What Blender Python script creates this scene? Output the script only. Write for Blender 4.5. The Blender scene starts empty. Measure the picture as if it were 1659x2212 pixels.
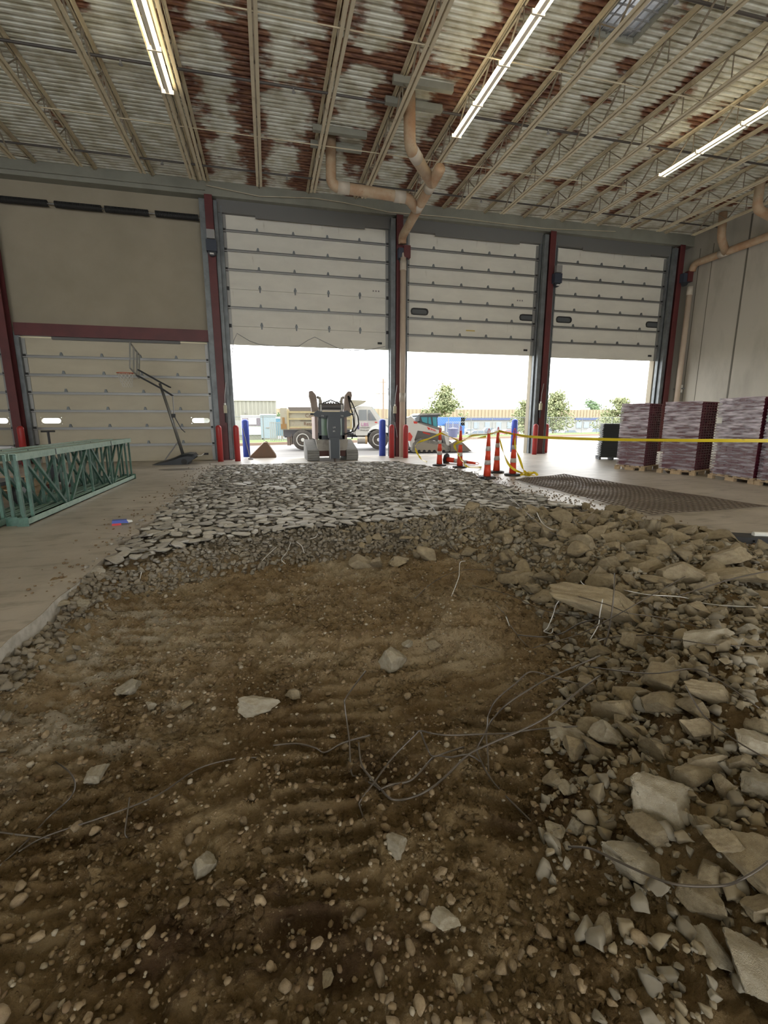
import bpy, math, random
import numpy as np
from mathutils import Vector, Matrix
random.seed(7); rng=np.random.RandomState(7)
C=bpy.context.scene.collection
SC=bpy.context.scene
# ---------------------------------------------------------------- camera
F=998.1; CX,CY=829.5,1106.0; HC=1.4
yaw,pit,rol=0.24057,0.19767,0.00101
fwd=np.array([math.sin(yaw)*math.cos(pit),math.cos(yaw)*math.cos(pit),-math.sin(pit)])
rt=np.array([math.cos(yaw),-math.sin(yaw),0.0]); dn=np.cross(fwd,rt)
c_,s_=math.cos(rol),math.sin(rol)
RT=c_*rt+s_*dn; DN=-s_*rt+c_*dn
cam=bpy.data.cameras.new('camera'); co=bpy.data.objects.new('camera',cam); C.objects.link(co)
cam.sensor_fit='HORIZONTAL'; cam.sensor_width=36; cam.lens=36*F/1659; cam.clip_end=600; cam.clip_start=.05
M=Matrix(((RT[0],-DN[0],-fwd[0],0),(RT[1],-DN[1],-fwd[1],0),(RT[2],-DN[2],-fwd[2],HC),(0,0,0,1)))
co.matrix_world=M
SC.camera=co
SC.view_settings.view_transform='Standard'; SC.view_settings.look='None'; SC.view_settings.gamma=1
SC.view_settings.exposure=0.25
SC.cycles.use_denoising=True
SC.cycles.max_bounces=8; SC.cycles.diffuse_bounces=5; SC.cycles.sample_clamp_indirect=6
def ray(px,py):
    v=RT*(px-CX)/F+DN*(py-CY)/F+fwd; return v
def fl(px,py,z=0.0):                       # a point on the level z seen at that place of the photo
    v=ray(px,py); t=(z-HC)/v[2]; return (v[0]*t,v[1]*t,z)
def wy(px,py,Y):                           # a point on the plane y=Y
    v=ray(px,py); t=Y/v[1]; return (v[0]*t,Y,HC+v[2]*t)
def wx(px,py,X):
    v=ray(px,py); t=X/v[0]; return (X,v[1]*t,HC+v[2]*t)
# ---------------------------------------------------------------- sky
W=bpy.data.worlds.new('sky'); SC.world=W; W.use_nodes=True
nt=W.node_tree; nt.nodes.clear()
o=nt.nodes.new('ShaderNodeOutputWorld'); b=nt.nodes.new('ShaderNodeBackground')
tc=nt.nodes.new('ShaderNodeTexCoord'); mp=nt.nodes.new('ShaderNodeMapping'); mp.inputs['Scale'].default_value=(1,1,5)
nz=nt.nodes.new('ShaderNodeTexNoise'); nz.inputs['Scale'].default_value=3; nz.inputs['Detail'].default_value=5
rp=nt.nodes.new('ShaderNodeValToRGB'); rp.color_ramp.elements[0].position=.34; rp.color_ramp.elements[0].color=(.72,.80,.84,1)
rp.color_ramp.elements[1].position=.5; rp.color_ramp.elements[1].color=(1,1,.985,1)
nt.links.new(tc.outputs['Generated'],mp.inputs[0]); nt.links.new(mp.outputs[0],nz.inputs[0]); nt.links.new(nz.outputs[0],rp.inputs[0])
nt.links.new(rp.outputs[0],b.inputs[0]); nt.links.new(b.outputs[0],o.inputs[0])
b.inputs[1].default_value=4.8
TUBE=10.5                                   # strength of the fluorescent tubes
# ---------------------------------------------------------------- materials
MATS={}
def mat(name,col,rough=.75,metal=0.0,n=None,n2=None,bump=None,rand=0.0,coord='Object',spec=None,emit=None,alpha=None,trans=None,vor=None):
    """n/n2=(scale,colour,lo,hi[,detail,stretch]) mixes a second colour by noise; bump=(scale,strength,distance)"""
    if name in MATS: return MATS[name]
    m=bpy.data.materials.new(name); m.use_nodes=True; t=m.node_tree; L=t.links; P=t.nodes['Principled BSDF']
    P.inputs['Roughness'].default_value=rough; P.inputs['Metallic'].default_value=metal
    if spec is not None: P.inputs['Specular IOR Level'].default_value=spec
    tcn=t.nodes.new('ShaderNodeTexCoord'); src=tcn.outputs[coord]
    cur=None
    def rgb(c):
        q=t.nodes.new('ShaderNodeRGB'); q.outputs[0].default_value=(*c,1); return q.outputs[0]
    cur=rgb(col)
    for k in (n,n2):
        if not k: continue
        s=src
        if len(k)>5:
            mpn=t.nodes.new('ShaderNodeMapping'); mpn.inputs['Scale'].default_value=k[5]; L.new(src,mpn.inputs[0]); s=mpn.outputs[0]
        z=t.nodes.new('ShaderNodeTexNoise'); z.inputs['Scale'].default_value=k[0]; z.inputs['Detail'].default_value=k[4] if len(k)>4 else 5
        z.inputs['Roughness'].default_value=.6
        L.new(s,z.inputs[0]); r=t.nodes.new('ShaderNodeMapRange'); r.inputs[1].default_value=k[2]; r.inputs[2].default_value=k[3]; L.new(z.outputs[0],r.inputs[0])
        mx=t.nodes.new('ShaderNodeMix'); mx.data_type='RGBA'; L.new(r.outputs[0],mx.inputs[0]); L.new(cur,mx.inputs[6]); L.new(rgb(k[1]),mx.inputs[7]); cur=mx.outputs[2]
    if vor:
        z=t.nodes.new('ShaderNodeTexVoronoi'); z.inputs['Scale'].default_value=vor[0]; L.new(src,z.inputs[0])
        r=t.nodes.new('ShaderNodeMapRange'); r.inputs[1].default_value=vor[2]; r.inputs[2].default_value=vor[3]; r.inputs[3].default_value=1; r.inputs[4].default_value=0; L.new(z.outputs['Distance'],r.inputs[0])
        mx=t.nodes.new('ShaderNodeMix'); mx.data_type='RGBA'; L.new(r.outputs[0],mx.inputs[0]); L.new(cur,mx.inputs[6]); L.new(rgb(vor[1]),mx.inputs[7]); cur=mx.outputs[2]
    if rand:
        oi=t.nodes.new('ShaderNodeObjectInfo'); hs=t.nodes.new('ShaderNodeHueSaturation')
        r=t.nodes.new('ShaderNodeMapRange'); r.inputs[3].default_value=1-rand; r.inputs[4].default_value=1+rand; L.new(oi.outputs['Random'],r.inputs[0])
        L.new(r.outputs[0],hs.inputs['Value']); L.new(cur,hs.inputs['Color']); cur=hs.outputs[0]
    L.new(cur,P.inputs['Base Color'])
    if bump:
        z=t.nodes.new('ShaderNodeTexNoise'); z.inputs['Scale'].default_value=bump[0]; z.inputs['Detail'].default_value=6; L.new(src,z.inputs[0])
        bn=t.nodes.new('ShaderNodeBump'); bn.inputs['Strength'].default_value=bump[1]; bn.inputs['Distance'].default_value=bump[2]; L.new(z.outputs[0],bn.inputs['Height']); L.new(bn.outputs[0],P.inputs['Normal'])
    if emit: P.inputs['Emission Color'].default_value=(*emit[0],1); P.inputs['Emission Strength'].default_value=emit[1]
    if alpha is not None: P.inputs['Alpha'].default_value=alpha
    if trans is not None: P.inputs['Transmission Weight'].default_value=trans
    MATS[name]=m; return m
conc=mat('slab_concrete',(.50,.45,.385),.42,n=(.5,(.36,.32,.265),.4,.62,8),n2=(2.6,(.20,.17,.13),.52,.74,9,(.8,2.2,1)),bump=(25,.25,.01))
cut=mat('cut_concrete_face',(.55,.53,.48),.9,n=(14,(.38,.36,.31),.4,.7),bump=(60,.4,.01))
asph=mat('pale_pavement',(.24,.23,.22),.75,n=(.35,(.19,.18,.175),.42,.6,8,(.4,2,1)))
grass=mat('grass_green',(.10,.17,.035),.9,n=(6,(.17,.19,.07),.4,.7),bump=(20,.8,.05))
wallp=mat('painted_precast',(.34,.30,.23),.8,n=(.8,(.295,.26,.195),.35,.7,6),bump=(8,.1,.01))
wallr=mat('right_wall_concrete',(.44,.415,.36),.8,n=(.7,(.28,.26,.22),.5,.75,7,(1,1,.35)),bump=(10,.1,.01))
band=mat('beam_greenish_grey',(.27,.27,.23),.7,n=(1.5,(.22,.22,.19),.4,.7))
band2=mat('header_dark_grey',(.15,.15,.145),.6)
door=mat('door_cream',(.70,.68,.61),.55,n=(.9,(.62,.60,.54),.4,.7,5,(1,1,2.5)),n2=(2.2,(.40,.36,.29),.64,.82,8,(2.5,1,.5)))
doorb=mat('door_beige',(.52,.475,.365),.55,n=(.9,(.46,.415,.315),.4,.7,5,(1,1,2.5)))
strutm=mat('galvanized_strut',(.30,.30,.29),.45,.5)
rail=mat('track_steel',(.20,.22,.23),.5,.4,n=(3,(.13,.14,.15),.4,.7))
redst=mat('dark_red_steel',(.12,.026,.028),.5,n=(2,(.085,.020,.022),.4,.7),n2=(9,(.30,.26,.22),.73,.78))
black=mat('black_rubber',(.022,.022,.024),.6)
blackp=mat('black_paint',(.03,.035,.045),.4)
grey=mat('grey_metal',(.30,.30,.30),.45,.3)
webm=mat('joist_web_brown',(.25,.21,.16),.6,n=(4,(.17,.14,.105),.45,.7))
joistm=mat('joist_cream',(.58,.51,.37),.5,n=(3,(.38,.30,.20),.55,.75))
pvc=mat('pipe_tan',(.44,.34,.235),.6,n=(1.6,(.36,.215,.125),.40,.62,7),n2=(26,(.27,.12,.06),.60,.74))
pvcw=mat('pipe_white',(.50,.45,.38),.5,n=(5,(.5,.42,.34),.5,.8))
tubem=mat('fluorescent_tube',(1,1,1),.5,emit=((1,.86,.58),TUBE))
refl=mat('white_reflector',(.85,.78,.66),.4)
glassd=mat('dull_window',(.10,.11,.12),.25)
bolr=mat('bollard_red',(.42,.035,.035),.45,n=(5,(.32,.05,.045),.5,.8))
bolb=mat('bollard_blue',(.035,.07,.40),.4)
green=mat('rack_green',(.055,.12,.092),.4,n=(6,(.10,.22,.17),.45,.7))
greenl=mat('rack_green_light',(.30,.43,.36),.35,n=(8,(.19,.31,.25),.45,.7))
orange=mat('cone_orange',(.75,.07,.03),.5)
band_w=mat('reflective_band',(.55,.52,.50),.35)
yel=mat('caution_yellow',(.80,.62,.03),.4,n=(3,(.30,.24,.02),.66,.7,2))
wirem=mat('steel_wire_dark',(.13,.11,.09),.4,.5)
wirel=mat('steel_wire_bright',(.70,.70,.68),.5,.35)
whitep=mat('white_paint',(.74,.74,.72),.4)
truckb=mat('dump_body_cream',(.45,.43,.35),.6,n=(2.5,(.36,.28,.16),.52,.75,6),n2=(5,(.20,.11,.05),.68,.82))
truckrib=mat('dump_body_rib_yellow',(.56,.49,.29),.6,n=(3,(.48,.40,.23),.4,.7))
chrome=mat('tank_metal',(.60,.58,.55),.25,.8)
tire=mat('tire_dusty',(.11,.10,.092),.9,n=(8,(.07,.065,.06),.4,.7))
rustm=mat('rusty_steel',(.18,.12,.085),.8,n=(6,(.20,.12,.08),.4,.7))
wood=mat('pallet_wood',(.55,.42,.27),.7,n=(4,(.42,.30,.18),.4,.7,4,(1,6,6)))
maroon=mat('maroon_plastic',(.12,.018,.035),.4)
film=None
rockm=mat('broken_concrete',(.34,.28,.18),.9,n=(3.2,(.24,.19,.12),.38,.64,8),n2=(22,(.46,.42,.34),.60,.74,6),vor=(38,(.17,.14,.10),.03,.16),bump=(30,.55,.012),rand=.14)
rockg=mat('grey_broken_concrete',(.38,.34,.26),.9,n=(2.4,(.28,.24,.17),.4,.65,8),n2=(30,(.52,.48,.42),.58,.75,6),vor=(40,(.22,.19,.15),.03,.14),bump=(30,.55,.012),rand=.10)
pebm=mat('pebble_tan',(.27,.205,.125),.8,n=(1.6,(.20,.145,.085),.4,.65),bump=(9,.3,.02),rand=.38)
shardm=mat('slab_shard',(.50,.475,.42),.55,n=(2,(.38,.355,.31),.4,.65,7),bump=(20,.35,.02),rand=.22)
leaf=mat('pine_needles',(.29,.33,.18),.9,n=(2,(.38,.37,.20),.4,.7))
leaf2=mat('leaf_green',(.17,.26,.13),.9,n=(2,(.22,.28,.16),.4,.7))
bark=mat('tree_bark',(.22,.15,.10),.9)
tanw=mat('tan_cladding',(.30,.245,.16),.8)
tanl=mat('pale_grey_cladding',(.27,.26,.22),.8,n=(1,(.23,.22,.19),.4,.7,4,(8,8,.3)))
bluep=mat('bright_blue',(.03,.13,.40),.4)
dblue=mat('dark_blue_trim',(.05,.08,.19),.5)
winb=mat('pale_window',(.24,.28,.31),.2)
carw=mat('car_white',(.32,.33,.34),.3); carg=mat('car_grey',(.17,.18,.19),.3); carr=mat('car_dark',(.14,.15,.18),.3); cardr=mat('car_red',(.35,.08,.08),.3)
cyan=mat('cyan_glass',(.10,.40,.50),.2); greeng=mat('green_glass',(.24,.36,.26),.15)
redd=mat('decal_red',(.70,.07,.05),.4); magenta=mat('decal_magenta',(.62,.22,.48),.5); brownt=mat('lettering_brown',(.20,.11,.07),.6); darkt=mat('lettering_dark',(.22,.2,.2),.6)
cardb=mat('label_white',(.75,.75,.7),.6); floorpatch=mat('dark_patch',(.17,.15,.13),.4)
fencem=mat('fence_steel',(.20,.21,.21),.5,.3); polem=mat('galvanised_pole',(.25,.26,.27),.5); woodp=mat('utility_pole_wood',(.25,.18,.13),.9)
netm=mat('net_white',(.62,.60,.55),.8); rimo=mat('rim_orange',(.50,.10,.04),.5); acr=mat('acrylic_board',(.62,.66,.62),.1,alpha=.25)
haz=mat('red_carton',(.55,.04,.05),.4); blu2=mat('blue_carton',(.06,.10,.42),.4)
# roof deck: pale metal with rust running along the joists
J0,JP=0.07,1.59
def deck_material():
    m=bpy.data.materials.new('rusted_roof_deck'); m.use_nodes=True; t=m.node_tree; L=t.links; P=t.nodes['Principled BSDF']
    P.inputs['Roughness'].default_value=.6
    g=t.nodes.new('ShaderNodeNewGeometry'); sp=t.nodes.new('ShaderNodeSeparateXYZ'); L.new(g.outputs['Position'],sp.inputs[0])
    def mth(op,a,b_=None,c=None,clamp=False):
        q=t.nodes.new('ShaderNodeMath'); q.operation=op; q.use_clamp=clamp
        for i,v in enumerate((a,b_,c)):
            if v is None: continue
            if isinstance(v,(int,float)): q.inputs[i].default_value=v
            else: L.new(v,q.inputs[i])
        return q.outputs[0]
    def mr(v,a,b_,c=0,d=1):
        q=t.nodes.new('ShaderNodeMapRange'); q.interpolation_type='SMOOTHSTEP'; L.new(v,q.inputs[0])
        for i,w in zip((1,2,3,4),(a,b_,c,d)): q.inputs[i].default_value=w
        return q.outputs[0]
    def noise(sc,det,st=(1,1,1)):
        mpn=t.nodes.new('ShaderNodeMapping'); mpn.inputs['Scale'].default_value=st; L.new(g.outputs['Position'],mpn.inputs[0])
        q=t.nodes.new('ShaderNodeTexNoise'); q.inputs['Scale'].default_value=sc; q.inputs['Detail'].default_value=det; L.new(mpn.outputs[0],q.inputs[0]); return q.outputs[0]
    X=sp.outputs[0]; Yp=sp.outputs[1]
    d=mth('PINGPONG',mth('DIVIDE',mth('SUBTRACT',X,J0-.1),JP),.5)
    near=mth('SUBTRACT',.5,d)                       # .5 on the joist, 0 midway
    wob=noise(1.1,6,(1,1,1)); fine=noise(7,4,(.6,2.5,1))
    seam=mr(mth('PINGPONG',mth('DIVIDE',mth('SUBTRACT',Yp,3.9),3.6),.5),0,.09,1,0)
    v=mth('ADD',mth('ADD',mth('MULTIPLY',near,.95),mth('MULTIPLY',wob,1.25)),mth('MULTIPLY',fine,.35))
    v=mth('ADD',v,mth('MULTIPLY',seam,.22))
    reg=mth('MULTIPLY',mr(X,-1.75,-1.5),mr(X,5.2,8.5,1,.36))
    v=mth('ADD',v,mth('MULTIPLY',mth('SUBTRACT',reg,1),.34))
    mask=mr(v,.98,1.14)
    mx=t.nodes.new('ShaderNodeMix'); mx.data_type='RGBA'
    base=t.nodes.new('ShaderNodeMix'); base.data_type='RGBA'; L.new(mr(noise(2.5,5),.35,.7),base.inputs[0])
    base.inputs[6].default_value=(.72,.73,.67,1); base.inputs[7].default_value=(.46,.44,.34,1)
    rs=t.nodes.new('ShaderNodeMix'); rs.data_type='RGBA'; L.new(mr(fine,.35,.65),rs.inputs[0])
    rs.inputs[6].default_value=(.115,.038,.022,1); rs.inputs[7].default_value=(.25,.115,.06,1)
    L.new(mask,mx.inputs[0]); L.new(base.outputs[2],mx.inputs[6]); L.new(rs.outputs[2],mx.inputs[7]); L.new(mx.outputs[2],P.inputs['Base Color'])
    return m
# soil: ochre sand with pale dust and dark damp patches
def soil_material():
    m=bpy.data.materials.new('pit_soil'); m.use_nodes=True; t=m.node_tree; L=t.links; P=t.nodes['Principled BSDF']
    P.inputs['Roughness'].default_value=.95; P.inputs['Specular IOR Level'].default_value=.25
    g=t.nodes.new('ShaderNodeNewGeometry'); sp=t.nodes.new('ShaderNodeSeparateXYZ'); L.new(g.outputs['Position'],sp.inputs[0])
    def noise(sc,det,out=0,st=(1,1,1)):
        mpn=t.nodes.new('ShaderNodeMapping'); mpn.inputs['Scale'].default_value=st; L.new(g.outputs['Position'],mpn.inputs[0])
        q=t.nodes.new('ShaderNodeTexNoise'); q.inputs['Scale'].default_value=sc; q.inputs['Detail'].default_value=det; q.inputs['Roughness'].default_value=.65; L.new(mpn.outputs[0],q.inputs[0]); return q.outputs[out]
    def mr(v,a,b_,c=0,d=1):
        q=t.nodes.new('ShaderNodeMapRange'); q.interpolation_type='SMOOTHSTEP'; L.new(v,q.inputs[0])
        for i,w in zip((1,2,3,4),(a,b_,c,d)): q.inputs[i].default_value=w
        return q.outputs[0]
    def mixc(fac,a,b_):
        q=t.nodes.new('ShaderNodeMix'); q.data_type='RGBA'; L.new(fac,q.inputs[0])
        for i,v in ((6,a),(7,b_)):
            if isinstance(v,tuple): q.inputs[i].default_value=(*v,1)
            else: L.new(v,q.inputs[i])
        return q.outputs[2]
    def mul(a,b_):
        q=t.nodes.new('ShaderNodeMath'); q.operation='MULTIPLY'; L.new(a,q.inputs[0])
        if isinstance(b_,float): q.inputs[1].default_value=b_
        else: L.new(b_,q.inputs[1])
        return q.outputs[0]
    X,Y=sp.outputs[0],sp.outputs[1]
    c=mixc(mr(noise(2.2,8),.36,.66),(.17,.108,.045),(.30,.215,.11))
    c=mixc(mul(mr(Y,1.9,3.2),mr(noise(1.7,7),.3,.55,.35,1)),c,(.34,.245,.135)); c=mixc(mul(mr(noise(1.1,6),.44,.64),mr(Y,1.2,3.4)),c,(.47,.38,.25))      # dry dust further in
    damp=mr(noise(.9,6,0,(1,1.6,1)),.5,.62)
    pale=mul(mul(mr(X,-.2,-.9),mr(noise(3.1,7,0,(1,1.4,1)),.46,.60)),mul(mr(Y,1.9,2.6),mr(Y,4.6,3.9)))
    c=mixc(pale,c,(.50,.44,.34))
    c=mixc(mul(damp,mr(Y,3.2,1.2)),c,(.085,.048,.022))
    c=mixc(mr(Y,5.0,5.8),c,(.19,.165,.125)); c=mixc(mr(Y,6.2,7.2),c,(.34,.32,.28))
    c=mixc(mr(noise(38,4),.60,.68),c,(.36,.28,.17)); c=mixc(mr(noise(45,4),.38,.30),c,(.09,.055,.025))
    L.new(c,P.inputs['Base Color'])
    bn=t.nodes.new('ShaderNodeBump'); bn.inputs['Strength'].default_value=1; bn.inputs['Distance'].default_value=.04; L.new(noise(42,7),bn.inputs['Height']); L.new(bn.outputs[0],P.inputs['Normal'])
    return m
def film_material():
    m=bpy.data.materials.new('shrink_film'); m.use_nodes=True; t=m.node_tree; L=t.links; t.nodes.clear()
    out=t.nodes.new('ShaderNodeOutputMaterial'); mx=t.nodes.new('ShaderNodeMixShader'); tr=t.nodes.new('ShaderNodeBsdfTransparent'); p=t.nodes.new('ShaderNodeBsdfPrincipled')
    p.inputs['Base Color'].default_value=(.78,.72,.80,1); p.inputs['Roughness'].default_value=.22
    tcn=t.nodes.new('ShaderNodeTexCoord'); mp=t.nodes.new('ShaderNodeMapping'); mp.inputs['Scale'].default_value=(1.2,1.2,9); L.new(tcn.outputs['Object'],mp.inputs[0])
    z=t.nodes.new('ShaderNodeTexNoise'); z.inputs['Scale'].default_value=2.6; z.inputs['Detail'].default_value=5; L.new(mp.outputs[0],z.inputs[0])
    r=t.nodes.new('ShaderNodeMapRange'); r.inputs[1].default_value=.38; r.inputs[2].default_value=.66; r.inputs[3].default_value=.20; r.inputs[4].default_value=1.0; L.new(z.outputs[0],r.inputs[0])
    bn=t.nodes.new('ShaderNodeBump'); bn.inputs['Strength'].default_value=.9; bn.inputs['Distance'].default_value=.03; L.new(z.outputs[0],bn.inputs['Height']); L.new(bn.outputs[0],p.inputs['Normal'])
    sx_=t.nodes.new('ShaderNodeSeparateXYZ'); L.new(tcn.outputs['Object'],sx_.inputs[0]); r2=t.nodes.new('ShaderNodeMapRange'); r2.inputs[1].default_value=.75; r2.inputs[2].default_value=1.15; r2.inputs[3].default_value=.5; r2.inputs[4].default_value=1.05; L.new(sx_.outputs[2],r2.inputs[0])
    ml=t.nodes.new('ShaderNodeMath'); ml.operation='MULTIPLY'; ml.use_clamp=True; L.new(r.outputs[0],ml.inputs[0]); L.new(r2.outputs[0],ml.inputs[1])
    L.new(ml.outputs[0],mx.inputs[0]); L.new(tr.outputs[0],mx.inputs[1]); L.new(p.outputs[0],mx.inputs[2]); L.new(mx.outputs[0],out.inputs[0]); return m
deckm=deck_material(); soilm=soil_material(); film=film_material()
# ---------------------------------------------------------------- mesh helpers
class MB:
    def __init__(s): s.v=[]; s.f=[]
    def add(s,vs,fs):
        n=len(s.v); s.v.extend([tuple(map(float,p)) for p in vs]); s.f.extend([tuple(i+n for i in f) for f in fs]); return s
    def box(s,x0,x1,y0,y1,z0,z1):
        return s.add([(x0,y0,z0),(x1,y0,z0),(x1,y1,z0),(x0,y1,z0),(x0,y0,z1),(x1,y0,z1),(x1,y1,z1),(x0,y1,z1)],
              [(0,3,2,1),(4,5,6,7),(0,1,5,4),(1,2,6,5),(2,3,7,6),(3,0,4,7)])
    def bar(s,a,b,w,h=None,up=(0,0,1)):            # a rectangular bar from a to b
        h=h or w; a=Vector(a); b=Vector(b); d=(b-a).normalized(); u=Vector(up)
        if abs(d.dot(u))>.98: u=Vector((0,1,0))
        r=d.cross(u).normalized(); u=r.cross(d)
        vs=[p+r*(i*w/2)+u*(j*h/2) for p in (a,b) for i,j in ((-1,-1),(1,-1),(1,1),(-1,1))]
        return s.add(vs,[(0,1,2,3),(7,6,5,4),(0,4,5,1),(1,5,6,2),(2,6,7,3),(3,7,4,0)])
    def tube(s,pts,r,n=8,cap=True):
        pts=[Vector(p) for p in pts]; rr=r if isinstance(r,(list,tuple)) else [r]*len(pts)
        vs=[]; d0=(pts[1]-pts[0]).normalized(); u=Vector((0,0,1)) if abs(d0.z)<.9 else Vector((1,0,0))
        nrm=(u-d0*u.dot(d0)).normalized()
        for i,p in enumerate(pts):
            d=((pts[min(i+1,len(pts)-1)]-pts[max(i-1,0)])).normalized()
            nrm=(nrm-d*nrm.dot(d)); nrm=nrm.normalized() if nrm.length>1e-6 else Vector((1,0,0)); bi=d.cross(nrm)
            for k in range(n):
                a=2*math.pi*k/n; vs.append(p+(nrm*math.cos(a)+bi*math.sin(a))*rr[i])
        fs=[(i*n+k,i*n+(k+1)%n,(i+1)*n+(k+1)%n,(i+1)*n+k) for i in range(len(pts)-1) for k in range(n)]
        if cap: fs+= [tuple(range(n))[::-1],tuple((len(pts)-1)*n+k for k in range(n))]
        return s.add(vs,fs)
    def lathe(s,prof,n=20,c=(0,0,0),axis='z'):
        vs=[]
        for r,z in prof:
            for k in range(n):
                a=2*math.pi*k/n; x,y=r*math.cos(a),r*math.sin(a)
                p={'z':(x,y,z),'y':(x,z,y),'x':(z,x,y)}[axis]; vs.append((p[0]+c[0],p[1]+c[1],p[2]+c[2]))
        fs=[(i*n+k,i*n+(k+1)%n,(i+1)*n+(k+1)%n,(i+1)*n+k) for i in range(len(prof)-1) for k in range(n)]
        fs+=[tuple(range(n))[::-1],tuple((len(prof)-1)*n+k for k in range(n))]
        return s.add(vs,fs)
    def prism(s,poly,a,b,axis='y'):                # polygon given in the plane across the axis, extruded a..b
        n=len(poly)
        def P(p,t): return {'y':(p[0],t,p[1]),'x':(t,p[0],p[1]),'z':(p[0],p[1],t)}[axis]
        vs=[P(p,a) for p in poly]+[P(p,b) for p in poly]
        return s.add(vs,[tuple(range(n))[::-1],tuple(range(n,2*n))]+[(i,(i+1)%n,(i+1)%n+n,i+n) for i in range(n)])
    def build(s,name,m,parent=None,smooth=False,loc=None):
        me=bpy.data.meshes.new(name); me.from_pydata(s.v,[],s.f); me.materials.append(m)
        if smooth: me.polygons.foreach_set('use_smooth',[True]*len(me.polygons))
        ob=bpy.data.objects.new(name,me); C.objects.link(ob)
        if parent: ob.parent=parent
        if loc: ob.location=loc
        return ob
def tag(o,label=None,cat=None,group=None,kind=None):
    if label: o['label']=label
    if cat: o['category']=cat
    if group: o['group']=group
    if kind: o['kind']=kind
    return o
def thing(name,label,cat,loc=(0,0,0),rz=0,group=None,kind=None):
    e=bpy.data.objects.new(name,None); C.objects.link(e); e.location=loc; e.rotation_euler=(0,0,rz); e.empty_display_size=.1
    return tag(e,label,cat,group,kind)
def copy_tree(o,parent=None):
    c=o.copy(); C.objects.link(c); c.parent=parent
    for ch in list(o.children): copy_tree(ch,c)
    return c
def arr_mesh(name,V,Fq,m,smooth=False):
    me=bpy.data.meshes.new(name); n=len(V); k=Fq.shape[1]; nf=len(Fq)
    me.vertices.add(n); me.vertices.foreach_set('co',np.asarray(V,dtype=np.float32).ravel())
    me.loops.add(nf*k); me.loops.foreach_set('vertex_index',np.asarray(Fq,dtype=np.int32).ravel())
    me.polygons.add(nf); me.polygons.foreach_set('loop_start',np.arange(nf,dtype=np.int32)*k); me.polygons.foreach_set('loop_total',np.full(nf,k,dtype=np.int32))
    me.update(calc_edges=True); me.materials.append(m)
    if smooth: me.polygons.foreach_set('use_smooth',np.ones(nf,dtype=bool))
    return me
def text(name,body,size,m,parent,loc,rot,ext=.004,align='LEFT',sx=1):
    cu=bpy.data.curves.new(name,'FONT'); cu.body=body; cu.size=size; cu.extrude=ext; cu.align_x=align; cu.materials.append(m)
    t_=bpy.data.objects.new('tmp',cu); C.objects.link(t_); dg=bpy.context.evaluated_depsgraph_get(); dg.update()
    me=bpy.data.meshes.new_from_object(t_.evaluated_get(dg)); bpy.data.objects.remove(t_)
    o_=bpy.data.objects.new(name,me); C.objects.link(o_); o_.parent=parent; o_.location=loc; o_.rotation_euler=rot; o_.scale=(sx,1,1); return o_
PI=math.pi
# ================================================================ SETTING
DY=17.6; ZD=8.82; XR=17.45; XL=-21.0; YB=-12.0
def edge_left(y):
    if y<4.65: return -1.7+.012*math.sin(y*9)
    w_=min(1,(y-4.65)); return -1.7+w_*(.05*math.sin(y*7.3)+.04*math.sin(y*19.1)-.02)
def edge_right(y):
    x=4.85+.07*math.sin(y*5.1)+.05*math.sin(y*13.7+1)+.03*math.sin(y*31)
    if y>9: x+= .35*math.sin((y-9)/3*1.57) if y<12 else .35-(y-12)*.33
    return x
fs_=MB(); ys=[-4+i*.13 for i in range(int(19.4/.13)+1)]
T=-.17
for i in range(len(ys)-1):
    a,b=ys[i],ys[i+1]; la,lb,ra,rb=edge_left(a),edge_left(b),edge_right(a),edge_right(b)
    fs_.add([(XL,a,0),(la,a,0),(lb,b,0),(XL,b,0)],[(0,1,2,3)])
    fs_.add([(ra,a,0),(XR,a,0),(XR,b,0),(rb,b,0)],[(0,1,2,3)])
    fs_.add([(ra,a,T),(ra,a,0),(rb,b,0),(rb,b,T)],[(0,1,2,3)])
    if a>4.65: fs_.add([(la,a,0),(la,a,T),(lb,b,T),(lb,b,0)],[(0,1,2,3)])
ye=ys[-1]
fs_.box(XL,XR,ye,18.0,T,0); fs_.box(XL,XR,YB,ys[0],T,0)
floor=tag(fs_.build('floor',conc),kind='structure')
e=MB()
for i in range(len(ys)-1):
    a,b=ys[i],ys[i+1]
    if a<=4.65: e.add([(edge_left(a)+.002,a,-.002),(edge_left(a)+.015,a,-.3),(edge_left(b)+.015,b,-.3),(edge_left(b)+.002,b,-.002)],[(0,1,2,3)])
e.build('slab_edge',cut,floor)
# outside ground
U=Vector((math.cos(.29),math.sin(.29),0)); N=Vector((-U.y,U.x,0)); O=Vector((0,27.9,0))
def strip(a,b,z0,z1,x0=-60,x1=110):
    p=[O+U*x0+N*a,O+U*x1+N*a,O+U*x1+N*b,O+U*x0+N*b]; q=[(v.x,v.y,z) for v,z in zip(p,(z0,z0,z1,z1))]; return MB().add(q,[(0,1,2,3)])
pv=MB(); pA=O+U*-60; pB=O+U*110
pv.add([(-60,18,-.01),(130,18,-.01),(pB.x,pB.y,-.05),(pA.x,pA.y,-.05)],[(0,1,2,3)]); tag(pv.build('pavement',asph),kind='structure')
cb=MB()
a_=O+U*-60; b_=O+U*110; cb.bar((a_.x,a_.y,0),(b_.x,b_.y,0),.25,.2); tag(cb.build('kerb',mat('kerb_tan',(.28,.20,.15),.8)),kind='structure')
g_=strip(.1,6.5,-.03,-.02); g_.build('grass_verge',grass)
tag(bpy.data.objects['grass_verge'],kind='structure')
tag(strip(6.5,30,-.02,-2.5,-60,160).build('grass_bank',grass),kind='structure')
tag(strip(30,260,-2.5,-2.5,-160,300).build('far_car_park',asph),kind='structure')
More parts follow.
